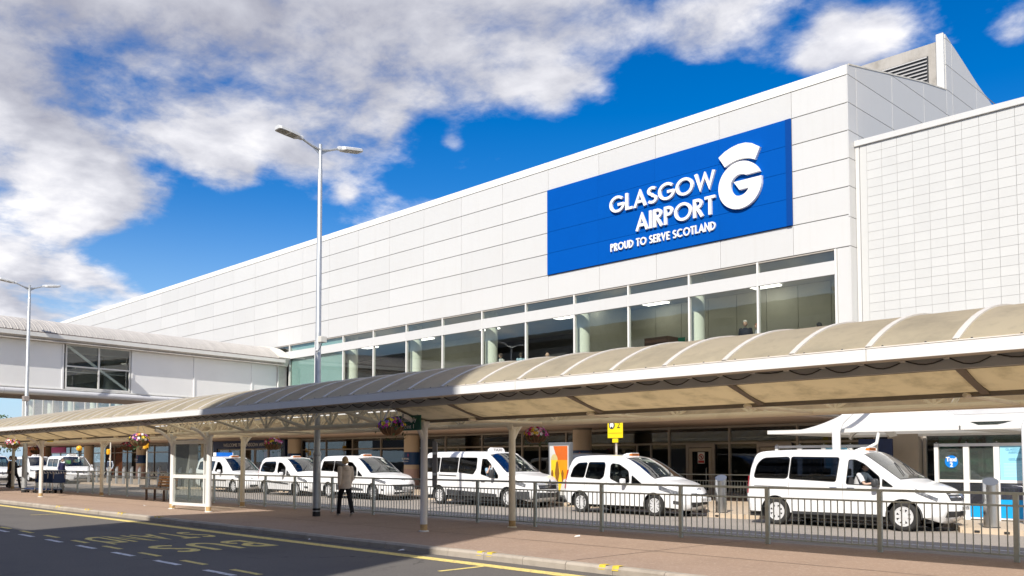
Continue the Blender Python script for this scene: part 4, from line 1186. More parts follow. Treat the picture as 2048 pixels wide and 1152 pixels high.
# glazed bay
wx0, wx1, wz0, wz1 = 10.54, 14.05, 5.42, 7.56
fr = bp('window', MB().box(wx0, wx1, -.05, .03, wz0 - .1, wz0).box(wx0, wx1, -.05, .03, wz1, wz1 + .055).box(wx0, wx0 + .07, -.05, .03, wz0, wz1).box(wx1 - .07, wx1, -.05, .03, wz0, wz1)
        .box((wx0 + wx1) / 2 - .04, (wx0 + wx1) / 2 + .04, -.05, .03, wz0, wz1).box(wx0 + .07, (wx0 + wx1) / 2 - .04, -.045, .02, 6.46, 6.53).box((wx0 + wx1) / 2 + .04, wx1 - .07, -.045, .02, 6.46, 6.53), FRAME)
for i in range(2):
    for j in range(2):
        a = wx0 + .07 + i * ((wx1 - wx0) / 2 - .03); b = a + (wx1 - wx0) / 2 - .11
        obj('pane', MB().box(a, b, -.02, -.01, [wz0, 6.53][j], [6.46, wz1][j]), G_UP, fr)
bp('brace', MB().bar((wx1 - .15, -.10, wz1 - .02), (wx0 + .12, -.10, wz0 + .02), .05, .13), mat('brace_white', (.6, .63, .62), .5))
bp('handrail', MB().tube([(wx1, -.35, 6.25), (wx0, -.35, 6.25)], .022, 8), STEEL)
bp('far_lining', MB().box(10, 14.6, -BWD + .08, -BWD + .12, 5.3, 7.6), mat('bridge_lining', (.20, .195, .17), .6, var=.3))
nv = MB().add([(12.6, -BWD + .20, 7.6), (10.2, -BWD + .20, 7.6), (10.2, -BWD + .20, 6.7), (11.2, -BWD + .20, 6.75), (11.8, -BWD + .20, 6.35), (12.5, -BWD + .20, 6.5)], [(0, 1, 2, 3, 4, 5)])
bp('navy_reflection_shape', nv, NAVY)  # navy shape behind the panes, imitating a reflection in the bridge glass
bp('grey_reflection_shape', MB().add([(10.2, -BWD + .21, 6.2), (12.3, -BWD + .21, 5.75), (12.6, -BWD + .21, 5.4), (10.2, -BWD + .21, 5.45)], [(0, 1, 2, 3)]), DKGREY)  # grey shape belonging to the same imitated reflection
# support piers, out of view behind the walkway roof
for x in (6.0, 20.0, 33.0): bp('pier', MB().cbox((x, -BWD / 2, 2.5), (.6, 2.2, 4.9), .03), CPW)
# ------------------------------------------------------------------ guard railing along the taxi lane side of the footway
YRL = 14.95
rail = thing('guard_railing', 'long grey green pedestrian guard railing in front of the taxis', 'railing', (-15, YRL, GZ))
px = [-2.35, -4.46, -6.54, -8.62, -10.55, -12.60, -14.60, -16.60, -18.8, -21.0, -23.1, -25.2, -27.1, -28.9, -30.8, -32.8, -34.8, -36.8, -38.8, -40.8, -42.8, -44.8, -46.8, -48.8, -50.8]
pm = MB().cbox((0, 0, .52), (.075, .06, 1.06), .004).mesh('post')
for x in px: link('post', pm, RAILM, rail, (x + 15, random.uniform(-.01, .01), -.0), (random.uniform(-.012, .012), random.uniform(-.008, .008), 0))
bm_ = MB().box(-.008, .008, -.008, .008, .115, .83).mesh('bar')
stuffb = MB(); nbar = 0
for a, b in zip(px, px[1:]):
    for nm, z, s_ in (('top_rail', 1.03, .042), ('middle_rail', .845, .03), ('bottom_rail', .10, .03)):
        obj(nm, MB().box(b + 15 + .037, a + 15 - .037, -s_ / 2, s_ / 2, z - s_ / 2, z + s_ / 2), RAILM, rail)
    n_ = max(2, round((a - b) / .125))
    for k in range(1, n_):
        x = b + (a - b) * k / n_
        if nbar < 292: link('bar', bm_, RAILM, rail, (x + 15, 0, 0)); nbar += 1
        else: stuffb.box(x + 15 - .008, x + 15 + .008, -.008, .008, .115, .83)
o = obj('bars', stuffb, RAILM, rail); o['kind'] = 'stuff'

def small_railing(label, x0, x1, y, posts, gr='railings on the terminal pavement'):
    t = thing('barrier_railing', label, 'railing', ((x0 + x1) / 2, y, GZ), 0, gr)
    w = (x1 - x0) / 2
    obj('top_rail', MB().tube([(-w, 0, .98), (w, 0, .98)], .022, 8), RAILM, t)
    obj('middle_rail', MB().tube([(-w, 0, .74), (w, 0, .74)], .016, 8), RAILM, t)
    obj('bottom_rail', MB().tube([(-w, 0, .12), (w, 0, .12)], .016, 8), RAILM, t)
    me = MB().box(-.025, .025, -.025, .025, 0, .98).mesh('post')
    for k in range(posts): link('post', me, RAILM, t, (-w + 2 * w * k / (posts - 1), 0, 0))
    bme = MB().box(-.007, .007, -.007, .007, .12, .74).mesh('bar')
    for k in range(int(2 * w / .13)): link('bar', bme, RAILM, t, (-w + .06 + k * .13, 0, 0))
    return t
small_railing('grey railing on the terminal pavement before the service doors', -23.6, -13.3, 30.3, 6)
small_railing('grey railing under the white tents behind the taxi shelter glass', -9.4, -1.0, 28.6, 5)

# ------------------------------------------------------------------ wind screen, bench, info case, signs
sh = thing('wind_screen', 'white framed glass wind screen under the canopy beside two white posts', 'wind screen', (-26.95, 12.3, GZ), math.atan2(12.34 - 12.15, 2.0))
for x in (-1.0, 1.0): obj('post', MB().box(x - .045, x + .045, -.045, .045, 0, 2.16), POSTW, sh)
obj('base_stain', MB().box(-1.047, -.953, -.047, .047, .001, .1), mat('rusty_base', (.55, .38, .18)), sh)
obj('top_rail', MB().box(-.954, .954, -.03, .03, 2.04, 2.16), POSTW, sh)
obj('middle_rail', MB().box(-.954, .954, -.03, .03, .98, 1.09), POSTW, sh)
obj('bottom_rail', MB().box(-.954, .954, -.03, .03, .13, .22), POSTW, sh)
obj('pane', MB().box(-.93, .93, -.006, .006, 1.09, 2.04), G_SH, sh)
obj('pane', MB().box(-.93, .93, -.006, .006, .22, .98), G_SH, sh)
obj('side_post', MB().box(.80, .86, -.032, .032, .22, 2.04), POSTW, sh)

WOODB = mat('bench_wood', (.56, .29, .12), .6, var=.35, scale=6)
be = thing('bench', 'wooden slatted bench under the canopy to the left of the wind screen', 'bench', (-34.0, 14.35, GZ))
for k in range(4): obj('seat_slat', MB().cbox((0, -.2 + .12 * k, .46), (2.4, .1, .045), .005), mat('grey_wood', (.34, .29, .25), .7, var=.3, scale=5), be)
for k in range(4): obj('back_slat', MB().cbox((-.10, .30 + .02 * k, .56 + .11 * k), (1.7, .03, .085), .005), WOODB, be)
for x in (-.85, .75):
    obj('leg', MB().cbox((x, -.18, .21), (.08, .07, .42), .01).cbox((x, .14, .21), (.08, .07, .42), .01), mat('dark_brown_leg', (.13, .085, .065), .7, var=.2), be)
for x in (-.7, .5): obj('back_support', MB().bar((x, .27, .44), (x, .40, .98), .05, .04), DKGREY, be)

ic = thing('information_case', 'dark grey information case fixed edge on to the near canopy post', 'information case', (-15.42, 12.62, 1.58), R(50))
obj('case', MB().cbox((0, 0, 0), (.10, .62, .98), .012), mat('case_grey', (.13, .135, .15), .45, var=.1), ic)
obj('face', MB().box(.051, .056, -.27, .27, -.43, .43), mat('case_poster', (.5, .52, .55), .4, var=.3, scale=5), ic)
obj('bracket', MB().box(-.04, .04, -.45, -.311, .2, .25).box(-.04, .04, -.45, -.311, -.25, -.2), STEEL, ic)

gs = thing('assembly_sign', 'dark green assembly point sign hanging under the canopy behind the flower basket', 'sign', (-15.42, 11.95, 2.455))
obj('board', MB().cbox((0, -.09, 0), (.92, .03, .32), .004), mat('sign_green', (.012, .11, .065), .45, var=.1), gs)
lettering('Assembly', .13, LETW, gs, (.06, -.115, .025), .006, width=.54)
lettering('Point 1', .13, LETW, gs, (.06, -.115, -.12), .006, width=.40)
obj('hanger', MB().tube([(-.3, -.06, .15), (-.3, -.02, .25)], .01, 5), STEEL, gs)
obj('hanger', MB().tube([(.3, -.06, .15), (.3, -.02, .25)], .01, 5), STEEL, gs)

st = thing('bus_stop_flag', 'yellow bus stop flag with the number 2 on a pole behind the silver hatch taxi', 'sign', (-19.1, 23.9 + .6, GZ))
st.location = (-19.9, 24.4, GZ)
YSG = mat('sign_yellow', (.80, .62, .01), .45, var=.06)
obj('pole', MB().tube([(0, .03, 0), (0, .03, 2.98)], .04, 10), mat('pole_pale', (.55, .52, .48), .5, var=.4, scale=9, dark=(.3, .18, .12)), st, smooth=True)
obj('flag', MB().cbox((0, -.03, 2.62), (.67, .03, .62), .008), YSG, st)
obj('small_plate', MB().cbox((0, -.03, 2.22), (.25, .03, .14), .006), YSG, st)
obj('line', MB().box(-.30, .30, -.0485, -.0465, 2.475, 2.485), BLACK, st)
obj('pictogram', MB().lathe([(.001, 0), (.135, 0), (.135, .004), (.001, .004)], 24, (0, 0, 0), 'y'), mat('pictogram_dark', (.03, .03, .045), .5), st, loc=(-.14, -.0525, 2.76))
busp = MB().prism([(-.08, -.05), (.08, -.05), (.085, .03), (.06, .07), (-.06, .07), (-.085, .03)], lambda u, v, h: (-.14 + u, -.054 - h, 2.76 + v), .003)
busp.prism([(-.065, -.085), (-.035, -.085), (-.035, -.05), (-.065, -.05)], lambda u, v, h: (-.14 + u, -.054 - h, 2.76 + v), .003).prism([(.035, -.085), (.065, -.085), (.065, -.05), (.035, -.05)], lambda u, v, h: (-.14 + u, -.054 - h, 2.76 + v), .003)
obj('bus_mark', busp, LETW, st)
lettering('2', .30, BLACK, st, (.16, -.049, 2.655), .006)

ad = thing('advert_panel', 'free standing poster case with an orange and yellow advert behind the silver minibus', 'advert panel', (-22.75, 24.6, GZ), R(-6))
obj('case', MB().cbox((0, .05, 1.15), (1.22, .16, 2.1), .015), mat('advert_case', (.20, .21, .22), .4, metal=.4), ad)
obj('foot', MB().box(-.4, .4, -.02, .12, 0, .1), DKGREY, ad)
def adq(pts, m_, d): obj('print', MB().add([(u, -.032 - d, v) for u, v in pts], [tuple(range(len(pts)))]), m_, ad)
obj('poster', MB().box(-.53, .53, -.034, -.030, .25, 2.08), mat('poster_white', (.62, .62, .60), .35), ad)
adq([(-.32, 2.07), (.48, 2.07), (.48, 1.55), (-.10, 1.55)], mat('poster_red_orange', (.62, .13, .015), .35), .003)
adq([(-.10, 1.55), (.48, 1.55), (.48, .9), (.20, .80)], mat('poster_orange', (.80, .30, .01), .35), .003)
adq([(-.45, 1.55), (-.10, 1.55), (.20, .80), (.02, .28), (-.12, .28), (-.45, 1.0)], mat('poster_yellow', (.85, .58, .03), .35), .003)
adq(arc(-.26, 1.55, .19, .22, 0, 180, 10), mat('poster_sand', (.60, .50, .22), .35), .004)
for cx_, sc_ in ((-.1, 1.0), (-.38, .55), (.2, .55)):
    adq([(cx_ - .05 * sc_, .75), (cx_ + .05 * sc_, .75), (cx_ + .13 * sc_, 1.05), (cx_ + .06 * sc_, 1.45 * (1 if sc_ == 1 else .8)), (cx_, 1.52 * (1 if sc_ == 1 else .78)), (cx_ - .06 * sc_, 1.45 * (1 if sc_ == 1 else .8)), (cx_ - .13 * sc_, 1.05)], mat('poster_brown', (.25, .11, .02), .35), .006)

# ------------------------------------------------------------------ steel bins and bollards
def sbin(x, y, h, r, label, group):
    t = thing('steel_bollard', label, 'bollard', (x, y, GZ), 0, group)
    n_ = 24
    bot = [(r * math.cos(2 * PI * k / n_), r * math.sin(2 * PI * k / n_), 0) for k in range(n_)]
    top = [(x_, y_, h + .49 * y_ - .22 * x_) for x_, y_, _ in bot]
    obj('shaft', MB().add(bot + top, [(k, (k + 1) % n_, n_ + (k + 1) % n_, n_ + k) for k in range(n_)]), STAIN, t, smooth=True)
    obj('slanted_cap', MB().add([(x_ * 1.02, y_ * 1.02, z_ + .002) for x_, y_, z_ in top], [tuple(range(n_))]), mat('cap_steel', (.45, .46, .46), .35, metal=1.0), t)
    obj('base_ring', MB().lathe([(r + .02, 0), (r + .02, .02), (r, .02)], n_), DKGREY, t)
g1 = 'wide stainless bollards by the taxi bays'
sbin(-14.75, 22.95, 1.02, .165, 'wide stainless bollard with slanted top between the hatch taxi and the big van', g1)
sbin(-7.15, 22.25, 1.05, .165, 'wide stainless bollard with slanted top in front of the Taxi 2 shelter', g1)
g2 = 'slim steel bollards along the terminal kerb'
slim = MB()
s0 = None
order_ = ['second from the far end', 'third from the far end', 'fourth from the far end', 'fifth from the far end', 'sixth from the far end', 'sixth from the near end', 'fifth from the near end', 'fourth from the near end', 'second from the near end', 'nearest', 'farthest', 'third from the near end']
bx = [-64.98, -62.9, -61.43, -60.2, -58.9, -57.64, -56.11, -54.64, -51.65, -50.24]
for k, x in enumerate(bx + [-66.6, -53.2]):
    if s0 is None:
        s0 = thing('bollard', '', 'bollard', (x, 22.95, GZ), 0, g2)
        obj('shaft', MB().add([(-.12, -.05, 0), (.12, -.05, 0), (.12, .05, 0), (-.12, .05, 0), (-.12, -.05, .92), (.12, -.05, 1.10), (.12, .05, 1.10), (-.12, .05, .92)],
            [(0, 3, 2, 1), (4, 5, 6, 7), (0, 1, 5, 4), (1, 2, 6, 5), (2, 3, 7, 6), (3, 0, 4, 7)]), STEEL, s0)
        obj('cap', MB().add([(-.14, -.06, .915), (.14, -.06, 1.125), (.14, .06, 1.125), (-.14, .06, .915), (-.14, -.06, .935), (.14, -.06, 1.145), (.14, .06, 1.145), (-.14, .06, .935)],
            [(0, 3, 2, 1), (4, 5, 6, 7), (0, 1, 5, 4), (1, 2, 6, 5), (2, 3, 7, 6), (3, 0, 4, 7)]), STAIN, s0)
        b_ = s0
    else:
        b_ = copy_tree(s0); b_.location = (x, 22.95, GZ)
    b_['label'] = 'slim steel bollard with slanted top, %s in the kerb row' % order_[k]

# zebra beacon
zb = thing('crossing_beacon', 'black and white striped pole with an orange globe at the pedestrian crossing', 'beacon', (-68.6, 22.95, GZ))
for k in range(6): obj('stripe', MB().tube([(0, 0, k * .36), (0, 0, k * .36 + .36)], .055, 10), BLACK if k % 2 else LETW, zb)
obj('globe', MB().ell((0, 0, 2.40), (.21, .21, .21), 16, 10), mat('amber_globe', (.85, .42, .02), .35), zb, smooth=True)
obj('collar', MB().tube([(0, 0, 2.16), (0, 0, 2.22)], .09, 10), BLACK, zb)
yb = thing('beacon_lamp', 'small yellow lamp on a thin pole left of the magenta flower basket', 'lamp', (-60.3, 24.5, GZ))
obj('pole', MB().tube([(0, 0, 0), (0, 0, 3.4)], .05, 8), mat('thin_pole', (.6, .57, .5)), yb)
obj('lamp', MB().cbox((0, -.1, 2.5), (.4, .3, .4), .06), mat('amber_globe', (.85, .42, .02)), yb)
yb2 = thing('beacon_lamp', 'thin pole with a small yellow lamp right of the crossing beacon', 'lamp', (-66.0, 24.2, GZ))
obj('pole', MB().tube([(0, 0, 0), (0, 0, 3.2)], .05, 8), mat('thin_pole', (.6, .57, .5)), yb2)
obj('lamp', MB().cbox((-.08, -.1, 2.15), (.25, .25, .4), .06), mat('amber_globe', (.85, .42, .02)), yb2)
ys = thing('hazard_sign', 'small yellow sign fixed under the canopy at the far left posts', 'sign', (-41.2, 12.6, 2.55))
obj('board', MB().cbox((0, 0, 0), (.5, .12, .2), .02), YSG, ys)

# ------------------------------------------------------------------ luggage trolleys
def trolley():
    t = thing('luggage_trolley', '', 'luggage trolley', (0, 0, 0), 0, 'luggage trolleys nested by the railing')
    BL_ = mat('trolley_blue', (.012, .035, .12), .45, var=.1)
    for s_ in (-.27, .27):
        obj('side_frame', MB().tube([(.95, s_ * .6, .12), (-.15, s_, .14), (-.32, s_, 1.0)], .018, 7), STAIN, t, smooth=True)
    obj('deck', MB().cbox((.35, 0, .19), (1.0, .46, .04), .01), BL_, t)
    obj('sign_panel', MB().cbox((-.26, 0, .70), (.025, .62, .42), .006), BL_, t)
    for k in range(5):
        y = -.26 + k * .125
        obj('chevron', MB().add([(-.2745, y, .93), (-.2745, y + .05, .93), (-.2745, y + .085, 1.02), (-.2745, y + .035, 1.02)], [(0, 1, 2, 3)]).add([(-.2445, y, .93), (-.2445, y + .05, .93), (-.2445, y + .085, 1.02), (-.2445, y + .035, 1.02)], [(3, 2, 1, 0)]), LETW, t)
    obj('handle', MB().tube([(-.33, -.30, 1.0), (-.36, -.26, 1.03), (-.36, .26, 1.03), (-.33, .30, 1.0)], .022, 8), BL_, t, smooth=True)
    obj('header', MB().cbox((-.26, 0, .975), (.022, .62, .11), .004), BL_, t)
    for s_ in (-.22, .22):
        for x in (-.1,): obj('wheel', MB().lathe([(.03, -.02), (.09, -.02), (.09, .02), (.03, .02)], 14, (x, s_, .09), 'y'), RUBBER, t)
    obj('wheel', MB().lathe([(.03, -.02), (.075, -.02), (.075, .02), (.03, .02)], 14, (.92, 0, .075), 'y'), RUBBER, t)
    return t
t0 = trolley()
for k in range(4):
    t_ = t0 if k == 0 else copy_tree(t0)
    t_.location = (-45.0 - .42 * k, 14.05 - .12 * k, GZ); t_.rotation_euler = (0, 0, R(180 + 12))
    t_['label'] = ['dark blue luggage trolley at the near end of the nested row', 'luggage trolley second from the near end of the nested row', 'luggage trolley third from the near end of the nested row', 'luggage trolley at the far end of the nested row behind the white post'][k]

# ------------------------------------------------------------------ tensile tents and taxi shelter
def tent(cx_, label, px_=-.42):
    t = thing('tensile_tent', label, 'tent', (cx_, 27.05, GZ), 0, 'white tensile tents over the taxi queue')
    hw_ = 2.72
    def fn(u, v):
        x = (u * 2 - 1); y = (v * 2 - 1)
        r_ = max(abs(x), abs(y))
        rr = math.hypot(x, y) / max(r_, 1e-6) if r_ > 0 else 1
        zz = 2.40 + 1.65 * (1 - min(1, r_ * (1 + (rr - 1) * .35))) ** 1.75
        return (x * hw_, y * hw_, zz)
    obj('membrane', MB().grid(fn, 28, 28), TENT, t, smooth=True, angle=80)
    e = MB()
    for p, q in (((-1, -1), (1, -1)), ((1, -1), (1, 1)), ((1, 1), (-1, 1)), ((-1, 1), (-1, -1))):
        e.bar((p[0] * (hw_ + .02), p[1] * (hw_ + .02), 2.37), (q[0] * (hw_ + .02), q[1] * (hw_ + .02), 2.37), .06, .11)
    obj('edge_beam', e, TENT, t)
    c_ = obj('column', MB().tube([(px_, -3.12, 0), (px_, -3.12, 2.35), (px_ + .06, -3.0, 2.62), (px_ * .3, -1.8, 3.35), (0, 0, 3.9)], [.115, .115, .115, .09, .07], 16), mat('tent_column', (.80, .80, .78), .4), t, smooth=True)
    obj('strut', MB().tube([(.0, -2.9, 1.55), (.12, -2.85, 1.75), (.55, -2.75, 2.0), (.6, -2.7, 2.35)], .045, 8), mat('tent_column', (.8, .8, .78)), t, smooth=True)
    return t
tent(-11.22, 'white tensile tent behind the big van with its column above the van roof')
tent(-5.75 - .02, 'white tensile tent at the right edge with its thick white column in front', -1.08)
BLUEP = mat('shelter_blue', (.0, .33, .72), .5, var=.05)
def shelter(x0, xs_, label, extra):
    t = thing('taxi_shelter', label, 'shelter', (x0, 24.8, GZ), 0, 'white framed glass queue shelters')
    for k, x in enumerate(xs_):
        w = .07 if 0 < k < len(xs_) - 1 else .05
        obj('post', MB().box(x - x0 - w, x - x0 + w, -.04, .04, 0, 1.98), POSTW, t)
        obj('bolt', MB().lathe([(.0001, .02), (.02, .015), (.02, 0)], 8, (x - x0, 0, 2.0)), STEEL, t)
    for a, b in zip(xs_, xs_[1:]):
        a_, b_ = a - x0 + .071, b - x0 - .071
        obj('rail', MB().box(a_, b_, -.035, .035, 1.90, 1.975), POSTW, t)
        obj('rail', MB().box(a_, b_, -.035, .035, .96, 1.03), POSTW, t)
        obj('rail', MB().box(a_, b_, -.035, .035, .03, .07), POSTW, t)
        obj('pane', MB().box(a_, b_, -.006, .006, 1.03, 1.90), G_SH, t)
        obj('pane', MB().box(a_, b_, -.006, .006, .07, .96), glass('shelter_glass_low', (.5, .5, .68), 1.0, dirt=.03), t)
    return t
xs2 = [-9.28, -8.53, -7.80, -7.06, -6.3, -5.5, -4.7]
s2 = shelter(-9.28, xs2, 'white framed glass taxi shelter with a round blue Taxi 2 disc', 1)
for k, (a, b) in enumerate(zip(xs2, xs2[1:])):
    h_ = [.30, .36, .44, .40, .4, .4][k]
    obj('blue_panel', MB().box(a + 9.28 + .075, b + 9.28 - .075, -.03, -.02, .075, h_ + .1 * (k == 2)), BLUEP, s2)
obj('disc', MB().lathe([(.001, -.008), (.165, -.008), (.165, 0), (.001, 0)], 32, (.38, -.014, 1.50), 'y'), mat('disc_blue', (.0, .19, .62), .4), s2)
lettering('Taxi', .155, LETW, s2, (.38, -.026, 1.51), .004, bold=.006)
lettering('2', .155, LETW, s2, (.38, -.026, 1.37), .004, bold=.006)
obj('poster', MB().box(1.56, 2.145, -.02, -.008, 1.02, 1.905), mat('poster_sky', (.30, .66, .80), .45), s2)
DKT = mat('poster_text', (.03, .18, .35), .5)
lettering('GLASGOW', .085, DKT, s2, (1.90, -.0225, 1.78), .003)
lettering('AIRPORT', .085, DKT, s2, (1.93, -.0225, 1.70), .003)
lettering('GOLDEN', .085, DKT, s2, (1.93, -.0225, 1.53), .003)
for k in range(10):
    obj('text_line', MB().box(1.64, 2.10 - .03 * (k * 7 % 4), -.0222, -.0205, 1.45 - k * .036, 1.458 - k * .036), mat('pale_text', (.62, .82, .88), .5), s2)
xs1 = [-13.95, -13.2, -12.45, -11.65, -10.92]
s1 = shelter(-13.95, xs1, 'white framed glass shelter mostly hidden behind the roof of the big van', 1)
obj('poster', MB().box(1.56, 2.24, -.02, -.008, 1.02, 1.905), mat('poster_sky', (.30, .66, .80)), s1)
lettering('GLASGOW', .085, DKT, s1, (1.90, -.0225, 1.78), .003)
# purple panel at the right frame edge
pu = thing('purple_sign', 'curved purple and white sign edge at the right border behind the tent column', 'sign', (-6.72, 23.4, GZ))
obj('panel', MB().prism([(0, .75), (.06, .75), (.16, 1.25), (.20, 1.7), (.12, 1.7), (.06, 1.25)], lambda u, v, h: (u, h, v), .3), mat('purple', (.12, .01, .14), .4), pu)
obj('stand', MB().cbox((.3, .15, .7), (.25, .25, 1.4), .03), LETW, pu)

# trees past the far end of the terminal
def tree(x, y, h, r, label):
    t = thing('tree', label, 'tree', (x, y, 0), random.uniform(0, 6), 'trees beyond the far end of the terminal')
    obj('trunk', MB().tube([(0, 0, 0), (.1, .05, h * .35), (.0, .1, h * .7)], [.22, .16, .06], 8), mat('bark', (.10, .075, .055), .9, var=.3), t, smooth=True)
    mb = MB()
    for k in range(900):
        a, b = random.uniform(0, 2 * PI), random.uniform(-1, 1)
        q = Vector((math.sqrt(1 - b * b) * math.cos(a), math.sqrt(1 - b * b) * math.sin(a), b)) * random.uniform(.45, 1.05)
        lump = 1 + .25 * math.sin(3 * a + h) * math.cos(4 * b)
        c_ = Vector((q.x * r * lump, q.y * r * lump, h * .66 + q.z * h * .36))
        u_ = Vector((random.uniform(-1, 1), random.uniform(-1, 1), random.uniform(-1, 1))).normalized(); w_ = u_.orthogonal().normalized()
        s_ = random.uniform(.12, .3)
        mb.add([c_ - u_ * s_, c_ + w_ * s_ * .6, c_ + u_ * s_, c_ - w_ * s_ * .6], [(0, 1, 2, 3)])
    tag(obj('crown', mb, mat('tree_leaves', (.06, .10, .035), .7, var=.4, scale=1.5, dark=(.025, .05, .015)), t), kind='stuff')
tree(-128, 30, 7, 3.2, 'dark leafy tree just past the end of the terminal')
tree(-140, 36, 8, 3.6, 'taller leafy tree farther behind the terminal end')
tree(-122, 22, 5.5, 2.6, 'small leafy tree nearest the pavement beyond the terminal end')
# ------------------------------------------------------------------ vehicles
PAINT = mat('white_car_paint', (.78, .78, .775), .28, var=.09, scale=1.5, dark=(.66, .65, .62), coat=.6, two=(.06, .06, .065, 1))
SEAM = mat('panel_gap', (.16, .16, .165), .7)
CHROME = mat('bright_trim', (.66, .66, .67), .2, metal=1.0)
ALLOY = mat('alloy_rim', (.74, .74, .74), .35, metal=.25, var=.15, scale=9)
HEADL = mat('headlamp_glass', (.16, .17, .19), .12, metal=.3, var=.6, scale=16, dark=(.45, .46, .48))
REDL = mat('tail_lamp_red', (.42, .012, .02), .25)
AMBER = mat('amber_lens', (.52, .15, .02), .3)
SEATM = mat('seat_fabric', (.05, .05, .055), .8, var=.3, scale=8)
INTM = mat('cabin_plastic', (.03, .03, .033), .7)
CREAMI = mat('cabin_light', (.35, .34, .31), .7)

def catmull(P, n):
    out = []
    for i in range(len(P) - 1):
        p0, p1, p2, p3 = P[max(i - 1, 0)], P[i], P[i + 1], P[min(i + 2, len(P) - 1)]
        for k in range(n):
            t = k / n
            q = []
            for a in range(2):
                m1 = (p2[a] - p0[a]) / 2; m2 = (p3[a] - p1[a]) / 2
                q.append((2 * t ** 3 - 3 * t ** 2 + 1) * p1[a] + (t ** 3 - 2 * t ** 2 + t) * m1 + (-2 * t ** 3 + 3 * t ** 2) * p2[a] + (t ** 3 - t ** 2) * m2)
            out.append(tuple(q))
    out.append(tuple(P[-1]))
    return out
def rounded(P, r=.06, n=4):
    out = []
    m = len(P)
    for i in range(m):
        a, b, c = Vector(P[i - 1]), Vector(P[i]), Vector(P[(i + 1) % m])
        d1, d2 = (a - b), (c - b)
        rr = min(r, d1.length * .45, d2.length * .45)
        s, e = b + d1.normalized() * rr, b + d2.normalized() * rr
        for k in range(n + 1):
            t = k / n
            q = s * (1 - t) ** 2 + b * 2 * t * (1 - t) + e * t ** 2
            out.append((q.x, q.y))
    return out
def inside(p, poly):
    x, y = p; c = False; j = len(poly) - 1
    for i in range(len(poly)):
        xi, yi = poly[i]; xj, yj = poly[j]
        if (yi > y) != (yj > y) and x < (xj - xi) * (y - yi) / (yj - yi) + xi: c = not c
        j = i
    return c
def segdist(p, poly):
    best = 1e9
    px, py = p
    for (ax, ay), (bx_, by) in zip(poly, poly[1:]):
        dx, dy = bx_ - ax, by - ay
        L2 = dx * dx + dy * dy
        t = 0 if L2 == 0 else max(0, min(1, ((px - ax) * dx + (py - ay) * dy) / L2))
        d = (px - ax - t * dx) ** 2 + (py - ay - t * dy) ** 2
        if d < best: best = d
    return math.sqrt(best)
def fill(outer, holes, step):
    """triangulate outline with holes, with inner grid points -> points, triangles"""
    pts = [Vector(p) for p in outer]; ed = [(i, (i + 1) % len(outer)) for i in range(len(outer))]
    for h in holes:
        k = len(pts); pts += [Vector(p) for p in h]; ed += [(k + i, k + (i + 1) % len(h)) for i in range(len(h))]
    xs_ = [p[0] for p in outer]; ys_ = [p[1] for p in outer]
    if step:
        x = min(xs_) + step / 2
        while x < max(xs_):
            y = min(ys_) + step / 2
            while y < max(ys_):
                q = (x, y)
                if inside(q, outer) and not any(inside(q, h) for h in holes) and segdist(q, list(outer) + [outer[0]]) > step * .4 and all(segdist(q, list(h) + [h[0]]) > step * .35 for h in holes): pts.append(Vector(q))
                y += step
            x += step
    vo, eo, fo = delaunay_2d_cdt(pts, ed, [], 0, 1e-5)[:3]
    tri = []
    for f in fo:
        c_ = ((vo[f[0]].x + vo[f[1]].x + vo[f[2]].x) / 3, (vo[f[0]].y + vo[f[1]].y + vo[f[2]].y) / 3)
        if inside(c_, outer) and not any(inside(c_, h) for h in holes): tri.append(tuple(f))
    return [(v.x, v.y) for v in vo], tri

def wheel_meshes(r, style):
    tyre = MB().lathe([(r * .66, -.085), (r * .78, -.10), (r * .93, -.098), (r * .985, -.075), (r, -.03), (r, .03), (r * .985, .075), (r * .93, .098), (r * .78, .10), (r * .66, .085)], 28, axis='y')
    rim = MB().lathe([(r * .68, -.086), (r * .62, -.088), (r * .60, -.05), (r * .60, .05)], 28, axis='y')
    rr = r * .62
    n_, w_, twin = {'cap': (8, .105, False), 'twin': (10, .030, True), 'five': (10, .05, False), 'multi': (12, .034, False)}[style]
    if style == 'cap':
        rim.lathe([(.0001, -.088), (.06, -.088), (rr * .45, -.083)], 28, axis='y')
        rim.lathe([(rr * .80, -.083), (rr, -.080)], 28, axis='y')
    else:
        rim.lathe([(.0001, -.08), (.055, -.08), (.065, -.06)], 20, axis='y')
    for k in range(n_):
        a = 2 * PI * k / n_
        for da in ((-.13, .13) if twin else (0,)):
            c0, s0_ = math.cos(a + da * .55), math.sin(a + da * .55)
            c1, s1 = math.cos(a + da), math.sin(a + da)
            r0_, r1_ = (.045, rr) if style != 'cap' else (rr * .42, rr * .83)
            p0 = (r0_ * c0, -.072, r0_ * s0_); p1 = (r1_ * c1, -.078, r1_ * s1)
            rim.bar(p0, p1, w_ if style != 'cap' else .075, .02, up=(0, 1, 0))
    back = MB().lathe([(.0001, -.04), (rr, -.04)], 24, axis='y')
    return tyre.mesh('tyre', True, 50), rim.mesh('rim', True, 30), back.mesh('brake_disc', False)
WH = {}
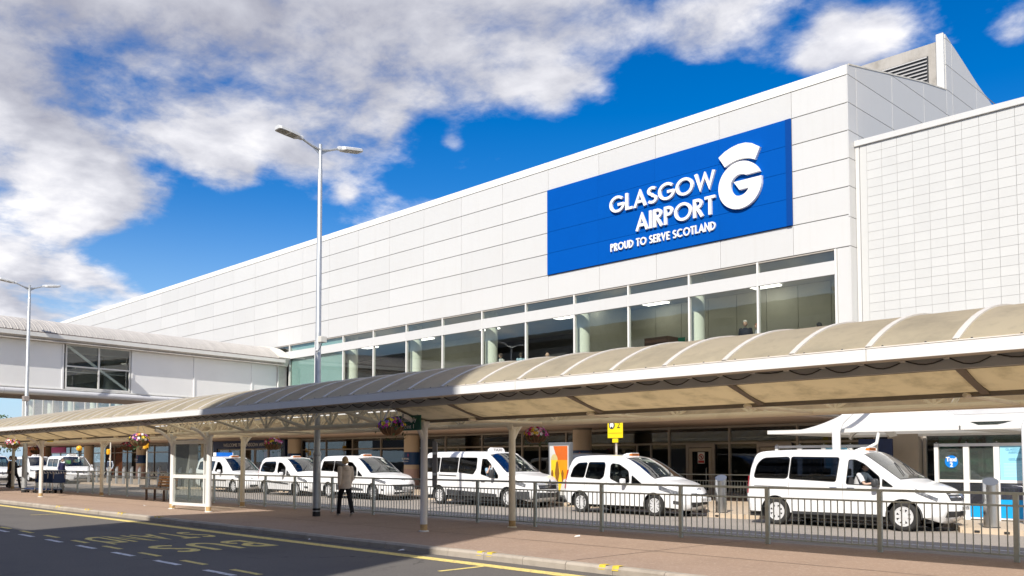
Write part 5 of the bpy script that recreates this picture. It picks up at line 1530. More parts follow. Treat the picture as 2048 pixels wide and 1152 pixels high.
def van(sp, root_name, label, XR, XF, Yn, z0=0.0, group='white taxis waiting in the taxi rank', heading=0.0):
    wb = sp['xf'] - sp['xr']
    sx = (XF - XR) / wb if XF is not None else 1.0
    W, L = sp['W'], sp['L'] * sx
    t = thing(root_name, label, sp['cat'], (0, 0, z0), heading, group)
    X = lambda pl: [(x * sx, z) for x, z in pl]
    if heading == 0: t.location = (XR - sp['xr'] * sx, Yn + W / 2 - .03, z0)
    else: t.location = (XR, Yn, z0)
    prof = catmull(X(sp['prof']), 5)
    r = sp['r']; xr, xf = sp['xr'] * sx, sp['xf'] * sx
    zs = sp.get('sill', .30); ra = r + .065
    belt = sp.get('belt', 1.05)
    front0 = L - sp.get('tl', 1.0)
    def hw0(x, z):
        b = W / 2
        if z > belt: b -= (z - belt) * sp.get('tum', .17) + (z - belt) ** 2 * .05
        else: b -= max(0, (belt - .25 - z)) ** 2 * .06
        f_ = max(0, (x - front0) / (L - front0)); b -= sp.get('tf', .30) * f_ ** 2.4
        q_ = max(0, (.5 - x) / .5); b -= .05 * q_ ** 2
        return b
    def hw(x, z):
        d = segdist((x, z), prof)
        f_ = max(0, (x - front0) / (L - front0))
        rr = .085 + .05 * f_
        b = hw0(x, z)
        if d < rr: b -= rr - math.sqrt(max(0, rr * rr - (rr - d) ** 2))
        return b
    # outline with wheel arches
    outer = list(prof)
    xe = prof[-1][0]
    def archpts(cx_):
        th = math.asin(max(-1, min(1, (zs - r) / ra)))
        a0, a1 = th, PI - th
        return [(cx_ + ra * math.cos(a0 + (a1 - a0) * k / 16), r + ra * math.sin(a0 + (a1 - a0) * k / 16)) for k in range(17)]
    outer += [(xe - .03, .23)] if prof[-1][1] < .2 else []
    outer += archpts(xf) + archpts(xr)
    wins = [(nm, rounded(X(pl), rad)) for nm, pl, rad in sp['wins']]
    pts, tri = fill(outer, [w for _, w in wins], .085)
    cachehw = [hw(x, z) for x, z in pts]
    body = MB()
    for s_ in (-1, 1):
        body.add([(x, s_ * h_, z) for (x, z), h_ in zip(pts, cachehw)], [f if s_ < 0 else f[::-1] for f in tri])
    # swept skin over the top, with the windscreen left open
    ws0, ws1 = sp['ws'][0] * sx, sp['ws'][1] * sx
    T = [-1, -.975, -.93, -.8, -.6, -.4, -.2, 0, .2, .4, .6, .8, .93, .975, 1]
    np_ = len(prof)
    def nrm(i):
        a, b = Vector(prof[max(i - 1, 0)]), Vector(prof[min(i + 1, np_ - 1)])
        d = (b - a).normalized(); return Vector((-d.y, d.x))
    def top(i, tt, off=0.0):
        h_ = hw(*prof[i])
        n_ = nrm(i)
        x, z = prof[i]
        f_ = max(0, (x - front0) / (L - front0))
        cr = .028 + (.05 if ws0 < x < ws1 else 0)
        k = cr * (1 - abs(tt) ** 2.2)
        bl = .17 * f_ ** 1.3 * (1 - abs(tt) ** 2.0) * max(0, min(1, (z - .12) / .25))
        return (x + n_.x * (k + off) + bl, tt * h_, z + n_.y * (k + off))
    isws = [ws0 - 1e-6 <= (prof[i][0] + prof[i + 1][0]) / 2 <= ws1 and prof[i][1] > .9 for i in range(np_ - 1)]
    vs = [top(i, tt) for i in range(np_) for tt in T]
    nT = len(T)
    bf, gf = [], []
    for i in range(np_ - 1):
        for j in range(nT - 1):
            q = (i * nT + j, (i + 1) * nT + j, (i + 1) * nT + j + 1, i * nT + j + 1)
            (gf if isws[i] and 2 <= j < nT - 3 else bf).append(q)
    body.add(vs, bf)
    me = body.mesh('body', True, 40, recalc=False)
    link('body', me, sp.get('paint', PAINT), t)
    idx = sorted({k for f in gf for k in f}); mp = {k: i for i, k in enumerate(idx)}
    obj('windscreen', MB().add([vs[k] for k in idx], [tuple(mp[k] for k in f) for f in gf]), G_WS, t, smooth=True, angle=80)
    i0 = next(i for i in range(np_ - 1) if isws[i]); i1 = max(i for i in range(np_ - 1) if isws[i]) + 1
    fm = MB()
    for (ja, jb) in ((2, 3), (nT - 4, nT - 3)):
        for i in range(i0, i1): pass
    rimp = [top(i, -.93, .004) for i in range(i0, i1 + 1)] + [top(i1, tt, .004) for tt in T[3:-3]] + [top(i, .93, .004) for i in range(i1, i0 - 1, -1)]
    fm.tube(rimp, .012, 5)
    obj('windscreen_seal', fm, BLACK, t)
    wp = MB()
    for (ta, tb) in ((-.55, -.05), (.1, .62)):
        pa, pb = Vector(top(i1 - 1, ta, .02)), Vector(top(max(i0, i1 - 6), tb, .012))
        wp.tube([pa, pa * .5 + pb * .5 + Vector((.01, 0, .01)), pb], .011, 5)
    obj('wiper', wp, BLACK, t)
    # side glass, seals
    for nm, w in wins:
        gp_, gt_ = fill(w, [], .14)
        for s_ in (-1, 1):
            if not (nm == 'open' and s_ < 0):
                obj('window_pane', MB().add([(x, s_ * (hw(x, z) - .012), z) for x, z in gp_], gt_), sp.get('glass', G_CAR) if nm != 'dark' else glass('tinted_car_glass', (.10, .12, .16), 1.0), t, smooth=True)
            sl_ = MB()
            sl_.tube([(x, s_ * (hw(x, z) + .001), z) for x, z in w] + [(w[0][0], s_ * (hw(*w[0]) + .001), w[0][1])], .011, 5, cap=False)
            obj('window_seal', sl_, BLACK, t)
    # seams, trim lines, handles
    for pl in sp['seams']:
        pl = X(pl)
        dense = []
        for a, b in zip(pl, pl[1:]):
            for k in range(6): dense.append((a[0] + (b[0] - a[0]) * k / 6, a[1] + (b[1] - a[1]) * k / 6))
        dense.append(pl[-1])
        for s_ in (-1, 1): obj('door_gap', MB().tube([(x, s_ * hw(x, z), z) for x, z in dense], .0045, 4), SEAM, t)
    for (x, z) in sp['handles']:
        x *= sx
        for s_ in (-1, 1): obj('door_handle', MB().cbox((x, s_ * (hw(x, z) + .018), z), (.20, .035, .035), .012), sp.get('handle', DKGREY), t)
    def sidepatch(nm, quad, m_, off, nu=6, nv=3, sides=(-1, 1)):
        q = [(x * sx, z) for x, z in quad]
        for s_ in sides:
            def fn(u, v):
                x = (q[0][0] * (1 - u) + q[1][0] * u) * (1 - v) + (q[3][0] * (1 - u) + q[2][0] * u) * v
                z = (q[0][1] * (1 - u) + q[1][1] * u) * (1 - v) + (q[3][1] * (1 - u) + q[2][1] * u) * v
                return (x, s_ * (hw(x, z) + off), z)
            obj(nm, MB().grid(fn, nu, nv), m_, t, smooth=True)
    for nm, quad, m_, off in sp.get('patches', []): sidepatch(nm, quad, m_, off)
    # front face details: (y, z) -> nose surface
    nose = [i for i in range(np_) if prof[i][0] > L * .80]
    def front(y, z, off):
        best = min(nose, key=lambda i: abs(prof[i][1] - z) + (0 if prof[i][0] > L * .86 else .2))
        j = best + 1 if (best + 1 in nose and (prof[best][1] - z) * (prof[best + 1][1] - z) <= 0) else best - 1
        a = 0 if prof[best][1] == prof[j][1] else max(0, min(1, (z - prof[best][1]) / (prof[j][1] - prof[best][1])))
        h_ = hw(*prof[best]); tt = max(-1, min(1, y / h_))
        A, B = Vector(top(best, tt)), Vector(top(j, tt))
        q = A.lerp(B, a)
        return (q.x + off, y, z)
    def fpatch(nm, y0, y1, z0_, z1_, m_, off=.008, ins=0.0, nu=10, nv=3):
        def fn(u, v):
            w_ = ins * (1 - v)
            y = (y0 + w_) * (1 - u) + (y1 - w_) * u
            return front(y, z0_ + (z1_ - z0_) * v, off)
        return obj(nm, MB().grid(fn, nu, nv), m_, t, smooth=True)
    for nm, y0, y1, za, zb, m_, off, ins in sp['front']:
        fpatch(nm, y0, y1, za, zb, m_, off, ins)
    yb, zb = sp['badge']
    bx_ = front(0, zb, .0)[0]
    kind_ = sp.get('emblem', 'oval')
    yz = lambda u, v, h: (bx_ + .03 + h, u, zb + v)
    bm2 = MB()
    if kind_ == 'star':
        bm2.ribbon(arc(0, 0, yb, yb, 0, 345, 23), .018, yz, .02, True)
        for a in (90, 210, 330): bm2.prism([(.022 * math.cos(R(a + 60)), .022 * math.sin(R(a + 60))), (.022 * math.cos(R(a - 60)), .022 * math.sin(R(a - 60))), (yb * math.cos(R(a)), yb * math.sin(R(a)))], yz, .018)
    elif kind_ == 'diamond':
        bm2.ribbon([(0, yb * 1.25), (-yb * .8, 0), (0, -yb * 1.25), (yb * .8, 0)], yb * .36, yz, .02, True)
    elif kind_ == 'chevron':
        for dz in (-.02, .02): bm2.ribbon([(-yb, dz - .02), (0, dz + .03), (yb, dz - .02)], .02, yz, .015)
    else:
        bm2.ribbon(arc(0, 0, yb * 1.3, yb * .8, 0, 345, 20), .016, yz, .02, True)
    obj('badge', bm2, CHROME, t)
    zp = sp['plate_z']
    px_ = front(0, zp, .0)[0]
    pl_ = obj('number_plate', MB().cbox((px_ + .03, 0, zp), (.02, .52, .115), .004), LETW, t)
    lettering(sp['plate'], .095, BLACK, pl_, (px_ + .041, 0, zp - .035), .003, rot=(PI / 2, 0, PI / 2), width=.42)
    # wheels
    key = (sp['rim'], r)
    if key not in WH: WH[key] = wheel_meshes(r, sp['rim'])
    ty, ri_, bk = WH[key]
    for xw in (xr, xf):
        for s_ in (-1, 1):
            w_ = link('wheel', ty, RUBBER, t, (xw, s_ * (W / 2 - .135), r), (0, 0, 0 if s_ < 0 else PI))
            link('rim', ri_, ALLOY, w_); link('brake_disc', bk, BLACK, w_)
    # underside, wheel wells, cabin
    ub = MB().box(.2, xr - ra, -W / 2 + .12, W / 2 - .12, .20, .42).box(xr + ra, xf - ra, -W / 2 + .10, W / 2 - .10, .20, .40).box(xf + ra, L - .3, -W / 2 + .3, W / 2 - .3, .20, .40)
    for xw in (xr, xf):
        for s_ in (-1, 1):
            ub.grid(lambda u, v: (xw + ra * math.cos(PI * u * 1.1 - .05 * PI), s_ * (W / 2 - .03 - .34 * v), r + ra * math.sin(PI * u * 1.1 - .05 * PI)), 14, 1)
            ub.box(xw - ra, xw + ra, s_ * (W / 2 - .37) - .005, s_ * (W / 2 - .37) + .005, .25, r + ra)
    obj('underbody', ub, BLACK, t)
    dx = sp['seat'] * sx
    inn = MB().box(.25, ws1 - .2, -W / 2 + .1, W / 2 - .1, .43, .47)
    inn.cbox((ws1 - .30, 0, .88), (.55, W - .34, .28), .05)
    obj('cabin', inn, INTM, t)
    rows = [dx] + [dx - .95 * (k + 1) for k in range(sp.get('rows', 1))]
    for k, xx in enumerate(rows):
        for yy in ((-.40, .40) if k == 0 else (-.42, .0, .42)):
            obj('seat', MB().cbox((xx + .12, yy, .66), (.5, .46, .16), .04).bar((xx - .08, yy, .68), (xx - .26, yy, 1.22), .44, .12, up=(1, 0, 0)).cbox((xx - .30, yy, 1.36), (.09, .25, .18), .03), SEATM, t)
    st_ = MB().tube([(dx + .46 + .05 * math.cos(a), -.40 + .18 * math.sin(a), 1.0 + .18 * math.cos(a)) for a in [2 * PI * k / 20 for k in range(21)]], .016, 6)
    obj('steering_wheel', st_, BLACK, t)
    # mirrors
    mx, mz = sp['mirror'][0] * sx, sp['mirror'][1]
    for s_ in (-1, 1):
        yy = s_ * (hw(mx, mz) + .14)
        mm_ = obj('wing_mirror', MB().cbox((mx, yy, mz + .02), (.13, .20, sp['mirror'][2]), .045), sp['mirror'][3], t, smooth=True, angle=50)
        obj('mirror_arm', MB().bar((mx + .02, s_ * (hw(mx, mz) - .02), mz - .05), (mx + .01, yy, mz - .05), .08, .05), BLACK, mm_)
    # roof light
    rx = sp['light'][0] * sx; rz_ = max(z for x, z in prof if abs(x - rx) < .12) + .02
    if sp['light'][1] == 'amber':
        rl = obj('roof_light', MB().add([(rx - .34, -.20, rz_), (rx + .10, -.20, rz_ - .01), (rx + .10, .20, rz_ - .01), (rx - .34, .20, rz_), (rx - .12, -.16, rz_ + .085), (rx + .10, -.17, rz_ + .10), (rx + .10, .17, rz_ + .10), (rx - .12, .16, rz_ + .085)],
            [(0, 3, 2, 1), (4, 5, 6, 7), (0, 1, 5, 4), (1, 2, 6, 5), (2, 3, 7, 6), (3, 0, 4, 7)]), PAINT, t)
        obj('lens', MB().add([(rx + .0, -.2015, rz_ + .015), (rx + .103, -.201, rz_ + .005), (rx + .103, .201, rz_ + .005), (rx + .0, .2015, rz_ + .015), (rx + .02, -.184, rz_ + .07), (rx + .103, -.182, rz_ + .078), (rx + .103, .182, rz_ + .078), (rx + .02, .184, rz_ + .07)],
            [(0, 1, 5, 4), (1, 2, 6, 5), (2, 3, 7, 6)]), AMBER, rl)
        lettering('TAXI', .06, BLACK, rl, (rx + .106, 0, rz_ + .02), .003, rot=(PI / 2, 0, PI / 2), width=.26)
    elif sp['light'][1] == 'taxi':
        rl = obj('roof_light', MB().prism([(-.36, 0), (.36, 0), (.33, .10), (.24, .17), (-.24, .17), (-.33, .10)], lambda u, v, h: (rx + h - .09, u, rz_ - .02 + v), .18), LETW, t)
        lettering('TAXI', .13, BLACK, rl, (rx + .094, 0, rz_ + .02), .004, rot=(PI / 2, 0, PI / 2), width=.42)
        lettering('TAXI', .13, BLACK, rl, (rx - .094, 0, rz_ + .02), .004, rot=(PI / 2, 0, -PI / 2), width=.42)
    obj('aerial', MB().tube([(rx - .5, .1, rz_), (rx - .62, .1, rz_ + .12)], .006, 5), BLACK, t)
    return t, hw, sx

VITO = dict(cat='van', L=5.14, W=1.93, r=.345, xr=.985, xf=4.185, sill=.33, belt=1.10, tum=.15, tf=.42, tl=1.1, rim='cap', seat=2.95, rows=2, ws=(3.18, 4.06),
    prof=[(.12, .30), (.03, .42), (.0, .70), (.03, 1.05), (.10, 1.45), (.20, 1.74), (.36, 1.86), (.75, 1.90), (1.6, 1.915), (2.5, 1.90), (2.95, 1.87), (3.2, 1.79), (3.7, 1.46), (4.08, 1.20), (4.42, 1.10), (4.78, 1.01), (5.0, .90), (5.09, .74), (5.13, .50), (5.10, .32), (4.98, .21)],
    wins=[('dark', [(.27, 1.20), (.36, 1.56), (.56, 1.72), (1.36, 1.745), (1.33, 1.19)], .10), ('dark', [(1.37, 1.185), (1.40, 1.745), (2.66, 1.725), (2.60, 1.13)], .06),
          ('open', [(2.86, 1.08), (2.90, 1.67), (3.06, 1.67), (3.28, 1.57), (3.66, 1.26), (3.68, 1.05)], .05), ('clear', [(3.735, 1.045), (3.735, 1.215), (3.98, 1.035)], .025)],
    seams=[[(2.78, .36), (2.76, 1.80)], [(3.72, .40), (3.75, .98)], [(1.36, .75), (1.36, 1.15)], [(4.18, 1.10), (4.55, .98), (4.9, .80)]], handles=[(2.55, .98), (2.98, .98)], handle=CHROME,
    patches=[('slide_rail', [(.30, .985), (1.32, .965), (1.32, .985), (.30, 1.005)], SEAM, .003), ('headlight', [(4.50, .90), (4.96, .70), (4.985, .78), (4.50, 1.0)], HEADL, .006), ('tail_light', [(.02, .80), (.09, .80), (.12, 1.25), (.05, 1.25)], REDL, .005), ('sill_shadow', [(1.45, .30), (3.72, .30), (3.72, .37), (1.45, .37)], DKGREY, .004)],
    front=[('grille', -.42, .42, .72, .90, DKGREY, .012, .05), ('grille_bar', -.38, .38, .79, .825, CHROME, .022, .0), ('grille_bar', -.40, .40, .86, .875, CHROME, .02, .0), ('air_intake', -.50, .50, .34, .48, BLACK, .008, -.10), ('bumper_lip', -.55, .55, .30, .325, mat('bright_lip', (.7, .7, .7), .4), .012, 0)],
    badge=(.085, .81), emblem='star', plate='SF17 VTX', plate_z=.555, mirror=(3.62, 1.10, .20, DKGREY), light=(3.0, 'amber'))
PARTNER = dict(cat='taxi', L=4.38, W=1.81, r=.32, xr=.70, xf=3.43, sill=.28, belt=1.0, tum=.16, tf=.36, tl=.95, rim='twin', seat=1.95, rows=1, ws=(2.30, 3.38),
    prof=[(.12, .28), (.02, .4), (.0, .62), (.04, 1.0), (.13, 1.4), (.25, 1.66), (.42, 1.76), (.8, 1.80), (1.5, 1.805), (2.02, 1.77), (2.35, 1.695), (2.75, 1.49), (3.15, 1.23), (3.42, 1.075), (3.7, 1.0), (4.02, .89), (4.24, .75), (4.34, .6), (4.38, .42), (4.33, .26), (4.2, .19)],
    wins=[('clear', [(.30, 1.12), (.40, 1.42), (.58, 1.57), (.94, 1.59), (.86, 1.11)], .07), ('clear', [(.91, 1.11), (1.0, 1.595), (1.60, 1.595), (1.64, 1.5), (1.62, 1.15), (1.50, 1.06)], .06),
          ('clear', [(1.86, 1.10), (1.84, 1.50), (1.90, 1.56), (2.16, 1.53), (2.52, 1.33), (2.60, .98), (2.2, .97)], .07), ('clear', [(2.67, .965), (2.66, 1.20), (3.02, .955)], .03)],
    seams=[[(1.75, .32), (1.72, 1.62)], [(2.95, .55), (3.0, .93)], [(.89, .75), (.88, 1.08)], [(3.45, 1.0), (3.9, .86), (4.15, .74)]], handles=[(1.58, .93), (1.95, .93)], handle=PAINT,
    patches=[('headlight', [(3.62, .79), (4.14, .63), (4.16, .74), (3.60, .93)], HEADL, .007), ('tail_light', [(.02, .75), (.10, .75), (.20, 1.35), (.10, 1.35)], REDL, .005), ('fog_light', [(4.02, .38), (4.16, .36), (4.16, .46), (4.02, .48)], DKGREY, .006)],
    front=[('grille', -.40, .40, .62, .69, BLACK, .01, -.02), ('air_intake', -.44, .44, .28, .43, BLACK, .008, .06)], badge=(.055, .79), plate='SH15 BTO', plate_z=.50, mirror=(2.45, 1.0, .17, PAINT), light=(2.05, 'amber'))
BERL = dict(PARTNER, emblem='chevron', rim='multi', plate='SD16 KLZ',
    wins=[('clear', [(.32, 1.12), (.42, 1.46), (.66, 1.585), (1.56, 1.60), (1.64, 1.50), (1.62, 1.15), (1.50, 1.08)], .08), ('open', [(1.86, 1.10), (1.84, 1.50), (1.90, 1.56), (2.16, 1.53), (2.52, 1.33), (2.60, .98), (2.2, .97)], .07), ('clear', [(2.67, .965), (2.66, 1.20), (3.02, .955)], .03)],
    patches=PARTNER['patches'] + [('rub_strip', [(1.0, .60), (2.85, .52), (2.85, .58), (1.0, .70)], DKGREY, .012)], handle=DKGREY)
CONN = dict(cat='taxi', L=4.82, W=1.84, r=.325, xr=.86, xf=3.92, sill=.29, belt=1.05, tum=.15, tf=.34, tl=.95, rim='five', seat=2.25, rows=2, ws=(2.62, 3.64),
    prof=[(.1, .3), (.02, .45), (.0, .8), (.05, 1.2), (.15, 1.6), (.28, 1.76), (.5, 1.83), (1.3, 1.85), (2.2, 1.83), (2.62, 1.75), (3.0, 1.55), (3.4, 1.28), (3.66, 1.12), (4.1, 1.03), (4.45, .92), (4.68, .76), (4.78, .58), (4.82, .4), (4.76, .25), (4.6, .19)],
    wins=[('clear', [(.32, 1.20), (.42, 1.62), (1.22, 1.63), (1.22, 1.18)], .06), ('clear', [(1.26, 1.18), (1.26, 1.63), (2.0, 1.61), (2.06, 1.08)], .05), ('open', [(2.17, 1.07), (2.20, 1.60), (2.5, 1.56), (2.82, 1.34), (2.90, 1.01)], .05), ('clear', [(2.96, 1.0), (2.95, 1.23), (3.28, .99)], .03)],
    seams=[[(2.1, .36), (2.1, 1.66)], [(3.15, .5), (3.2, .95)], [(1.24, .7), (1.24, 1.15)], [(.35, 1.12), (1.15, 1.10)]], handles=[(1.95, .96), (2.3, .94)],
    patches=[('headlight', [(4.06, .82), (4.58, .68), (4.60, .80), (4.02, .95)], HEADL, .007), ('side_cladding', [(1.45, .38), (3.3, .38), (3.3, .46), (1.45, .62)], DKGREY, .012), ('fog_light', [(4.42, .40), (4.52, .39), (4.52, .47), (4.42, .48)], DKGREY, .006)],
    front=[('grille', -.45, .45, .78, .83, BLACK, .01, 0), ('air_intake', -.56, .56, .42, .66, BLACK, .01, .10), ('grille_bar', -.5, .5, .60, .615, CHROME, .018, 0), ('lower_intake', -.48, .48, .27, .36, BLACK, .01, 0)], badge=(.05, .83), plate='SB16 OYC', plate_z=.505, mirror=(2.78, 1.07, .20, DKGREY), light=(2.35, 'amber'))
TRAF = dict(cat='minibus', L=5.40, W=1.95, r=.335, xr=.97, xf=4.47, sill=.36, belt=1.12, tum=.13, tf=.30, tl=1.0, rim='five', seat=3.15, rows=3, ws=(3.40, 4.32),
    prof=[(.06, .34), (.0, .5), (.0, 1.0), (.04, 1.6), (.10, 1.86), (.26, 1.95), (1.0, 1.97), (2.4, 1.97), (3.1, 1.945), (3.42, 1.85), (3.9, 1.53), (4.32, 1.23), (4.72, 1.14), (5.08, 1.05), (5.29, .93), (5.37, .74), (5.40, .45), (5.35, .30), (5.2, .22)],
    wins=[('clear', [(.22, 1.22), (.24, 1.74), (.98, 1.76), (.98, 1.22)], .05), ('clear', [(1.04, 1.22), (1.04, 1.76), (1.98, 1.76), (1.98, 1.21)], .04), ('clear', [(2.04, 1.21), (2.04, 1.76), (2.94, 1.75), (2.96, 1.35), (2.82, 1.15)], .06), ('open', [(3.20, 1.16), (3.20, 1.71), (3.42, 1.70), (3.68, 1.50), (3.72, 1.04)], .05), ('clear', [(3.77, 1.03), (3.76, 1.43), (4.06, 1.12), (4.05, 1.02)], .04)],
    seams=[[(3.08, .42), (3.06, 1.84)], [(4.0, .5), (4.08, .98)], [(2.0, .55), (2.0, 1.15)], [(4.45, 1.12), (4.85, .98)]], handles=[(2.85, .92), (3.32, .90)],
    patches=[('slide_rail', [(.98, 1.08), (1.95, 1.06), (1.95, 1.10), (.98, 1.12)], BLACK, .006), ('headlight', [(4.66, .88), (5.18, .72), (5.20, .84), (4.62, 1.06)], HEADL, .007), ('bumper_corner', [(4.82, .30), (5.30, .30), (5.30, .58), (4.82, .58)], DKGREY, .008), ('side_cladding', [(1.42, .37), (3.98, .37), (3.98, .46), (1.42, .58)], DKGREY, .010), ('tail_light', [(.01, .9), (.07, .9), (.09, 1.4), (.03, 1.4)], REDL, .005)],
    front=[('grille', -.46, .46, .66, .80, BLACK, .012, .03), ('grille_bar', -.60, .60, .83, .85, CHROME, .018, 0), ('grille_bar', -.44, .44, .72, .735, CHROME, .02, 0), ('bumper', -.68, .68, .28, .54, DKGREY, .012, 0)], badge=(.10, .84), emblem='diamond', plate='SF68 RNO', plate_z=.585, mirror=(3.86, 1.16, .30, DKGREY), light=(3.0, 'taxi'))
CADDY = dict(cat='taxi', L=4.88, W=1.80, r=.32, xr=.90, xf=3.906, sill=.28, belt=1.03, tum=.15, tf=.34, tl=.95, rim='five', seat=2.2, rows=1, ws=(2.66, 3.66),
    prof=[(.08, .3), (.0, .5), (.02, 1.0), (.12, 1.5), (.25, 1.72), (.5, 1.82), (1.4, 1.85), (2.2, 1.83), (2.65, 1.75), (3.0, 1.56), (3.4, 1.28), (3.66, 1.11), (4.1, 1.03), (4.5, .93), (4.74, .78), (4.84, .6), (4.88, .42), (4.8, .26), (4.6, .19)],
    wins=[('clear', [(.34, 1.18), (.46, 1.58), (1.2, 1.62), (1.2, 1.14)], .06), ('dark', [(1.26, 1.13), (1.26, 1.62), (2.02, 1.61), (1.92, 1.10)], .05), ('open', [(2.14, 1.09), (2.26, 1.58), (2.5, 1.56), (2.82, 1.34), (2.96, 1.0)], .05)],
    seams=[[(2.05, .36), (2.08, 1.66)], [(3.15, .5), (3.2, .95)], [(1.23, .7), (1.23, 1.1)]], handles=[(1.85, .93), (2.3, .92)],
    patches=[('headlight', [(4.14, .80), (4.60, .70), (4.62, .82), (4.10, .95)], HEADL, .007), ('rub_strip', [(1.42, .58), (3.3, .58), (3.3, .62), (1.42, .62)], DKGREY, .010)],
    front=[('grille', -.42, .42, .73, .80, BLACK, .01, 0), ('air_intake', -.5, .5, .30, .42, BLACK, .01, .03)], badge=(.055, .765), plate='SG14 CDY', plate_z=.52, mirror=(2.80, 1.06, .18, PAINT), light=(2.5, 'amber'))
T6 = dict(TRAF, L=5.0, xr=.98, xf=3.98, seat=2.85, rows=2, ws=(3.05, 4.02), tf=.22, tl=.7,
    prof=[(.06, .34), (.0, .5), (.0, 1.0), (.04, 1.6), (.10, 1.86), (.26, 1.95), (1.0, 1.97), (2.2, 1.97), (2.85, 1.94), (3.08, 1.86), (3.6, 1.52), (4.02, 1.22), (4.45, 1.12), (4.75, 1.02), (4.9, .9), (4.96, .66), (4.99, .45), (4.95, .30), (4.8, .22)],
    wins=[('clear', [(.5, 1.22), (.5, 1.74), (1.5, 1.76), (1.5, 1.22)], .05), ('clear', [(1.6, 1.22), (1.6, 1.76), (2.6, 1.76), (2.6, 1.2)], .05), ('clear', [(2.85, 1.14), (2.85, 1.70), (3.1, 1.68), (3.42, 1.46), (3.5, 1.06)], .05)],
    seams=[[(2.74, .42), (2.74, 1.84)], [(3.6, .5), (3.65, 1.0)]], handles=[(2.5, .95), (2.95, .95)],
    patches=[('headlight', [(4.52, .80), (4.90, .80), (4.90, .93), (4.50, .98)], HEADL, .007)],
    front=[('grille', -.50, .50, .78, .88, BLACK, .012, 0), ('grille_bar', -.48, .48, .825, .84, CHROME, .02, 0), ('headlight', -.74, -.52, .78, .92, HEADL, .014, 0), ('headlight', .52, .74, .78, .92, HEADL, .014, 0), ('air_intake', -.6, .6, .32, .42, BLACK, .012, 0), ('air_intake', -.6, .6, .46, .52, BLACK, .012, 0)],
    badge=(.07, .83), plate='SL66 VWT', plate_z=.58, mirror=(3.5, 1.2, .26, PAINT), light=(2.7, 'taxi'))
DARKV = dict(T6, front=T6['front'] + [('bumper', -.72, .72, .26, .62, DKGREY, .02, 0)], plate='SK65 FOX')

def squeeze(sp, f):
    a, b = sp['xr'], sp['xf']
    q = lambda x: a - (a - x) * f if x < a else (b + (x - b) * f if x > b else x)
    sp = dict(sp)
    sp['prof'] = [(q(x), z) for x, z in sp['prof']]
    sp['wins'] = [(n_, [(q(x), z) for x, z in w_], r_) for n_, w_, r_ in sp['wins']]
    sp['seams'] = [[(q(x), z) for x, z in s_] for s_ in sp['seams']]
    sp['patches'] = [(n_, [(q(x), z) for x, z in p_], m_, o_) for n_, p_, m_, o_ in sp['patches']]
    sp['L'] = q(sp['L'])
    return sp
vito, hw_v, sxv = van(squeeze(VITO, .86), 'taxi_van', 'big white taxi van with dark rear windows nearest the viewer, driver at an open window', -11.96, -8.70, 21.15)
van(PARTNER, 'taxi_car', 'white hatchback taxi with black radiator slot between the silver grilled minibus and the big van', -19.10, -16.20, 21.62)
traf, hw_t, sxt = van(TRAF, 'taxi_minibus', 'white taxi minibus with dark grey bumper and a TAXI roof sign', -26.5, -22.75, 21.9)
van(CONN, 'taxi_car', 'white taxi car with dark side cladding behind the walking woman', -34.3, -30.95, 22.0)
van(BERL, 'taxi_car', 'white rounded taxi car just left of the tall lamp post', -39.95, -37.05, 22.0)
cad, hw_c, sxc = van(CADDY, 'taxi_car', 'white taxi car with a blue sign box on its roof beside the wind screen', -46.6, -43.2, 22.0)
bx_ = obj('roof_sign', MB().cbox((1.55, 0, 1.98), (.28, .95, .20), .01), mat('roof_sign_blue', (.0, .15, .62), .4), cad)
obj('end_plate', MB().box(1.40, 1.70, -.50, -.476, 1.88, 2.08), LETW, cad)
obj('end_plate', MB().box(1.40, 1.70, .476, .50, 1.88, 2.08), LETW, cad)
g3 = 'vans beyond the luggage trolleys'
v1, _, _ = van(T6, 'white_van', 'white van facing the viewer beyond the luggage trolleys', -70.9, -67.9, 21.7, group=g3)
obj('green_notice', MB().box(3.18, 3.19, -.62, -.22, 1.42, 1.66), mat('notice_green', (.06, .5, .03), .5), v1)
van(T6, 'white_van', 'white van partly hidden behind the front left posts', -80.0, -77.0, 22.0, group=g3)
van(DARKV, 'white_van', 'white van with a dark bumper cut by the left border', -69.6, -66.6, 16.2, group=g3)
# dark saloon behind the minibus, only its roof and screen show
SALOON = dict(PARTNER, paint=mat('dark_car_paint', (.05, .055, .065), .3, coat=.6, two=(.04, .04, .04, 1)), plate='SJ12 ABZ', light=(1.9, 'none'), rim='five')
van(SALOON, 'dark_car', 'dark car on the terminal side just behind the windscreen of the minibus', -24.3, -21.55, 26.4, group='cars behind the taxi rank', z0=.12)
# ------------------------------------------------------------------ people
def skin(J, edges, sub=1):
    """J: name -> (xyz, rx, ry); one continuous surface grown along the edges"""
    names = list(J)
    me = bpy.data.meshes.new('skin')
    me.from_pydata([J[n_][0] for n_ in names], [(names.index(a), names.index(b)) for a, b in edges], [])
    o = bpy.data.objects.new('skin', me); C.objects.link(o)
    md = o.modifiers.new('s', 'SKIN'); md.use_smooth_shade = True
    for i, n_ in enumerate(names):
        sv = me.skin_vertices[0].data[i]
        sv.radius = (J[n_][1], J[n_][2]); sv.use_root = (i == 0)
    ss = o.modifiers.new('u', 'SUBSURF'); ss.levels = ss.render_levels = sub
    dg = bpy.context.evaluated_depsgraph_get()
    em_ = bpy.data.meshes.new_from_object(o.evaluated_get(dg))
    bpy.data.objects.remove(o); bpy.data.meshes.remove(me)
    return em_
def me_mb(me):
    return MB().add([v.co[:] for v in me.vertices], [tuple(p.vertices) for p in me.polygons])
SKINM = mat('skin', (.55, .36, .27), .55, var=.1, scale=12)
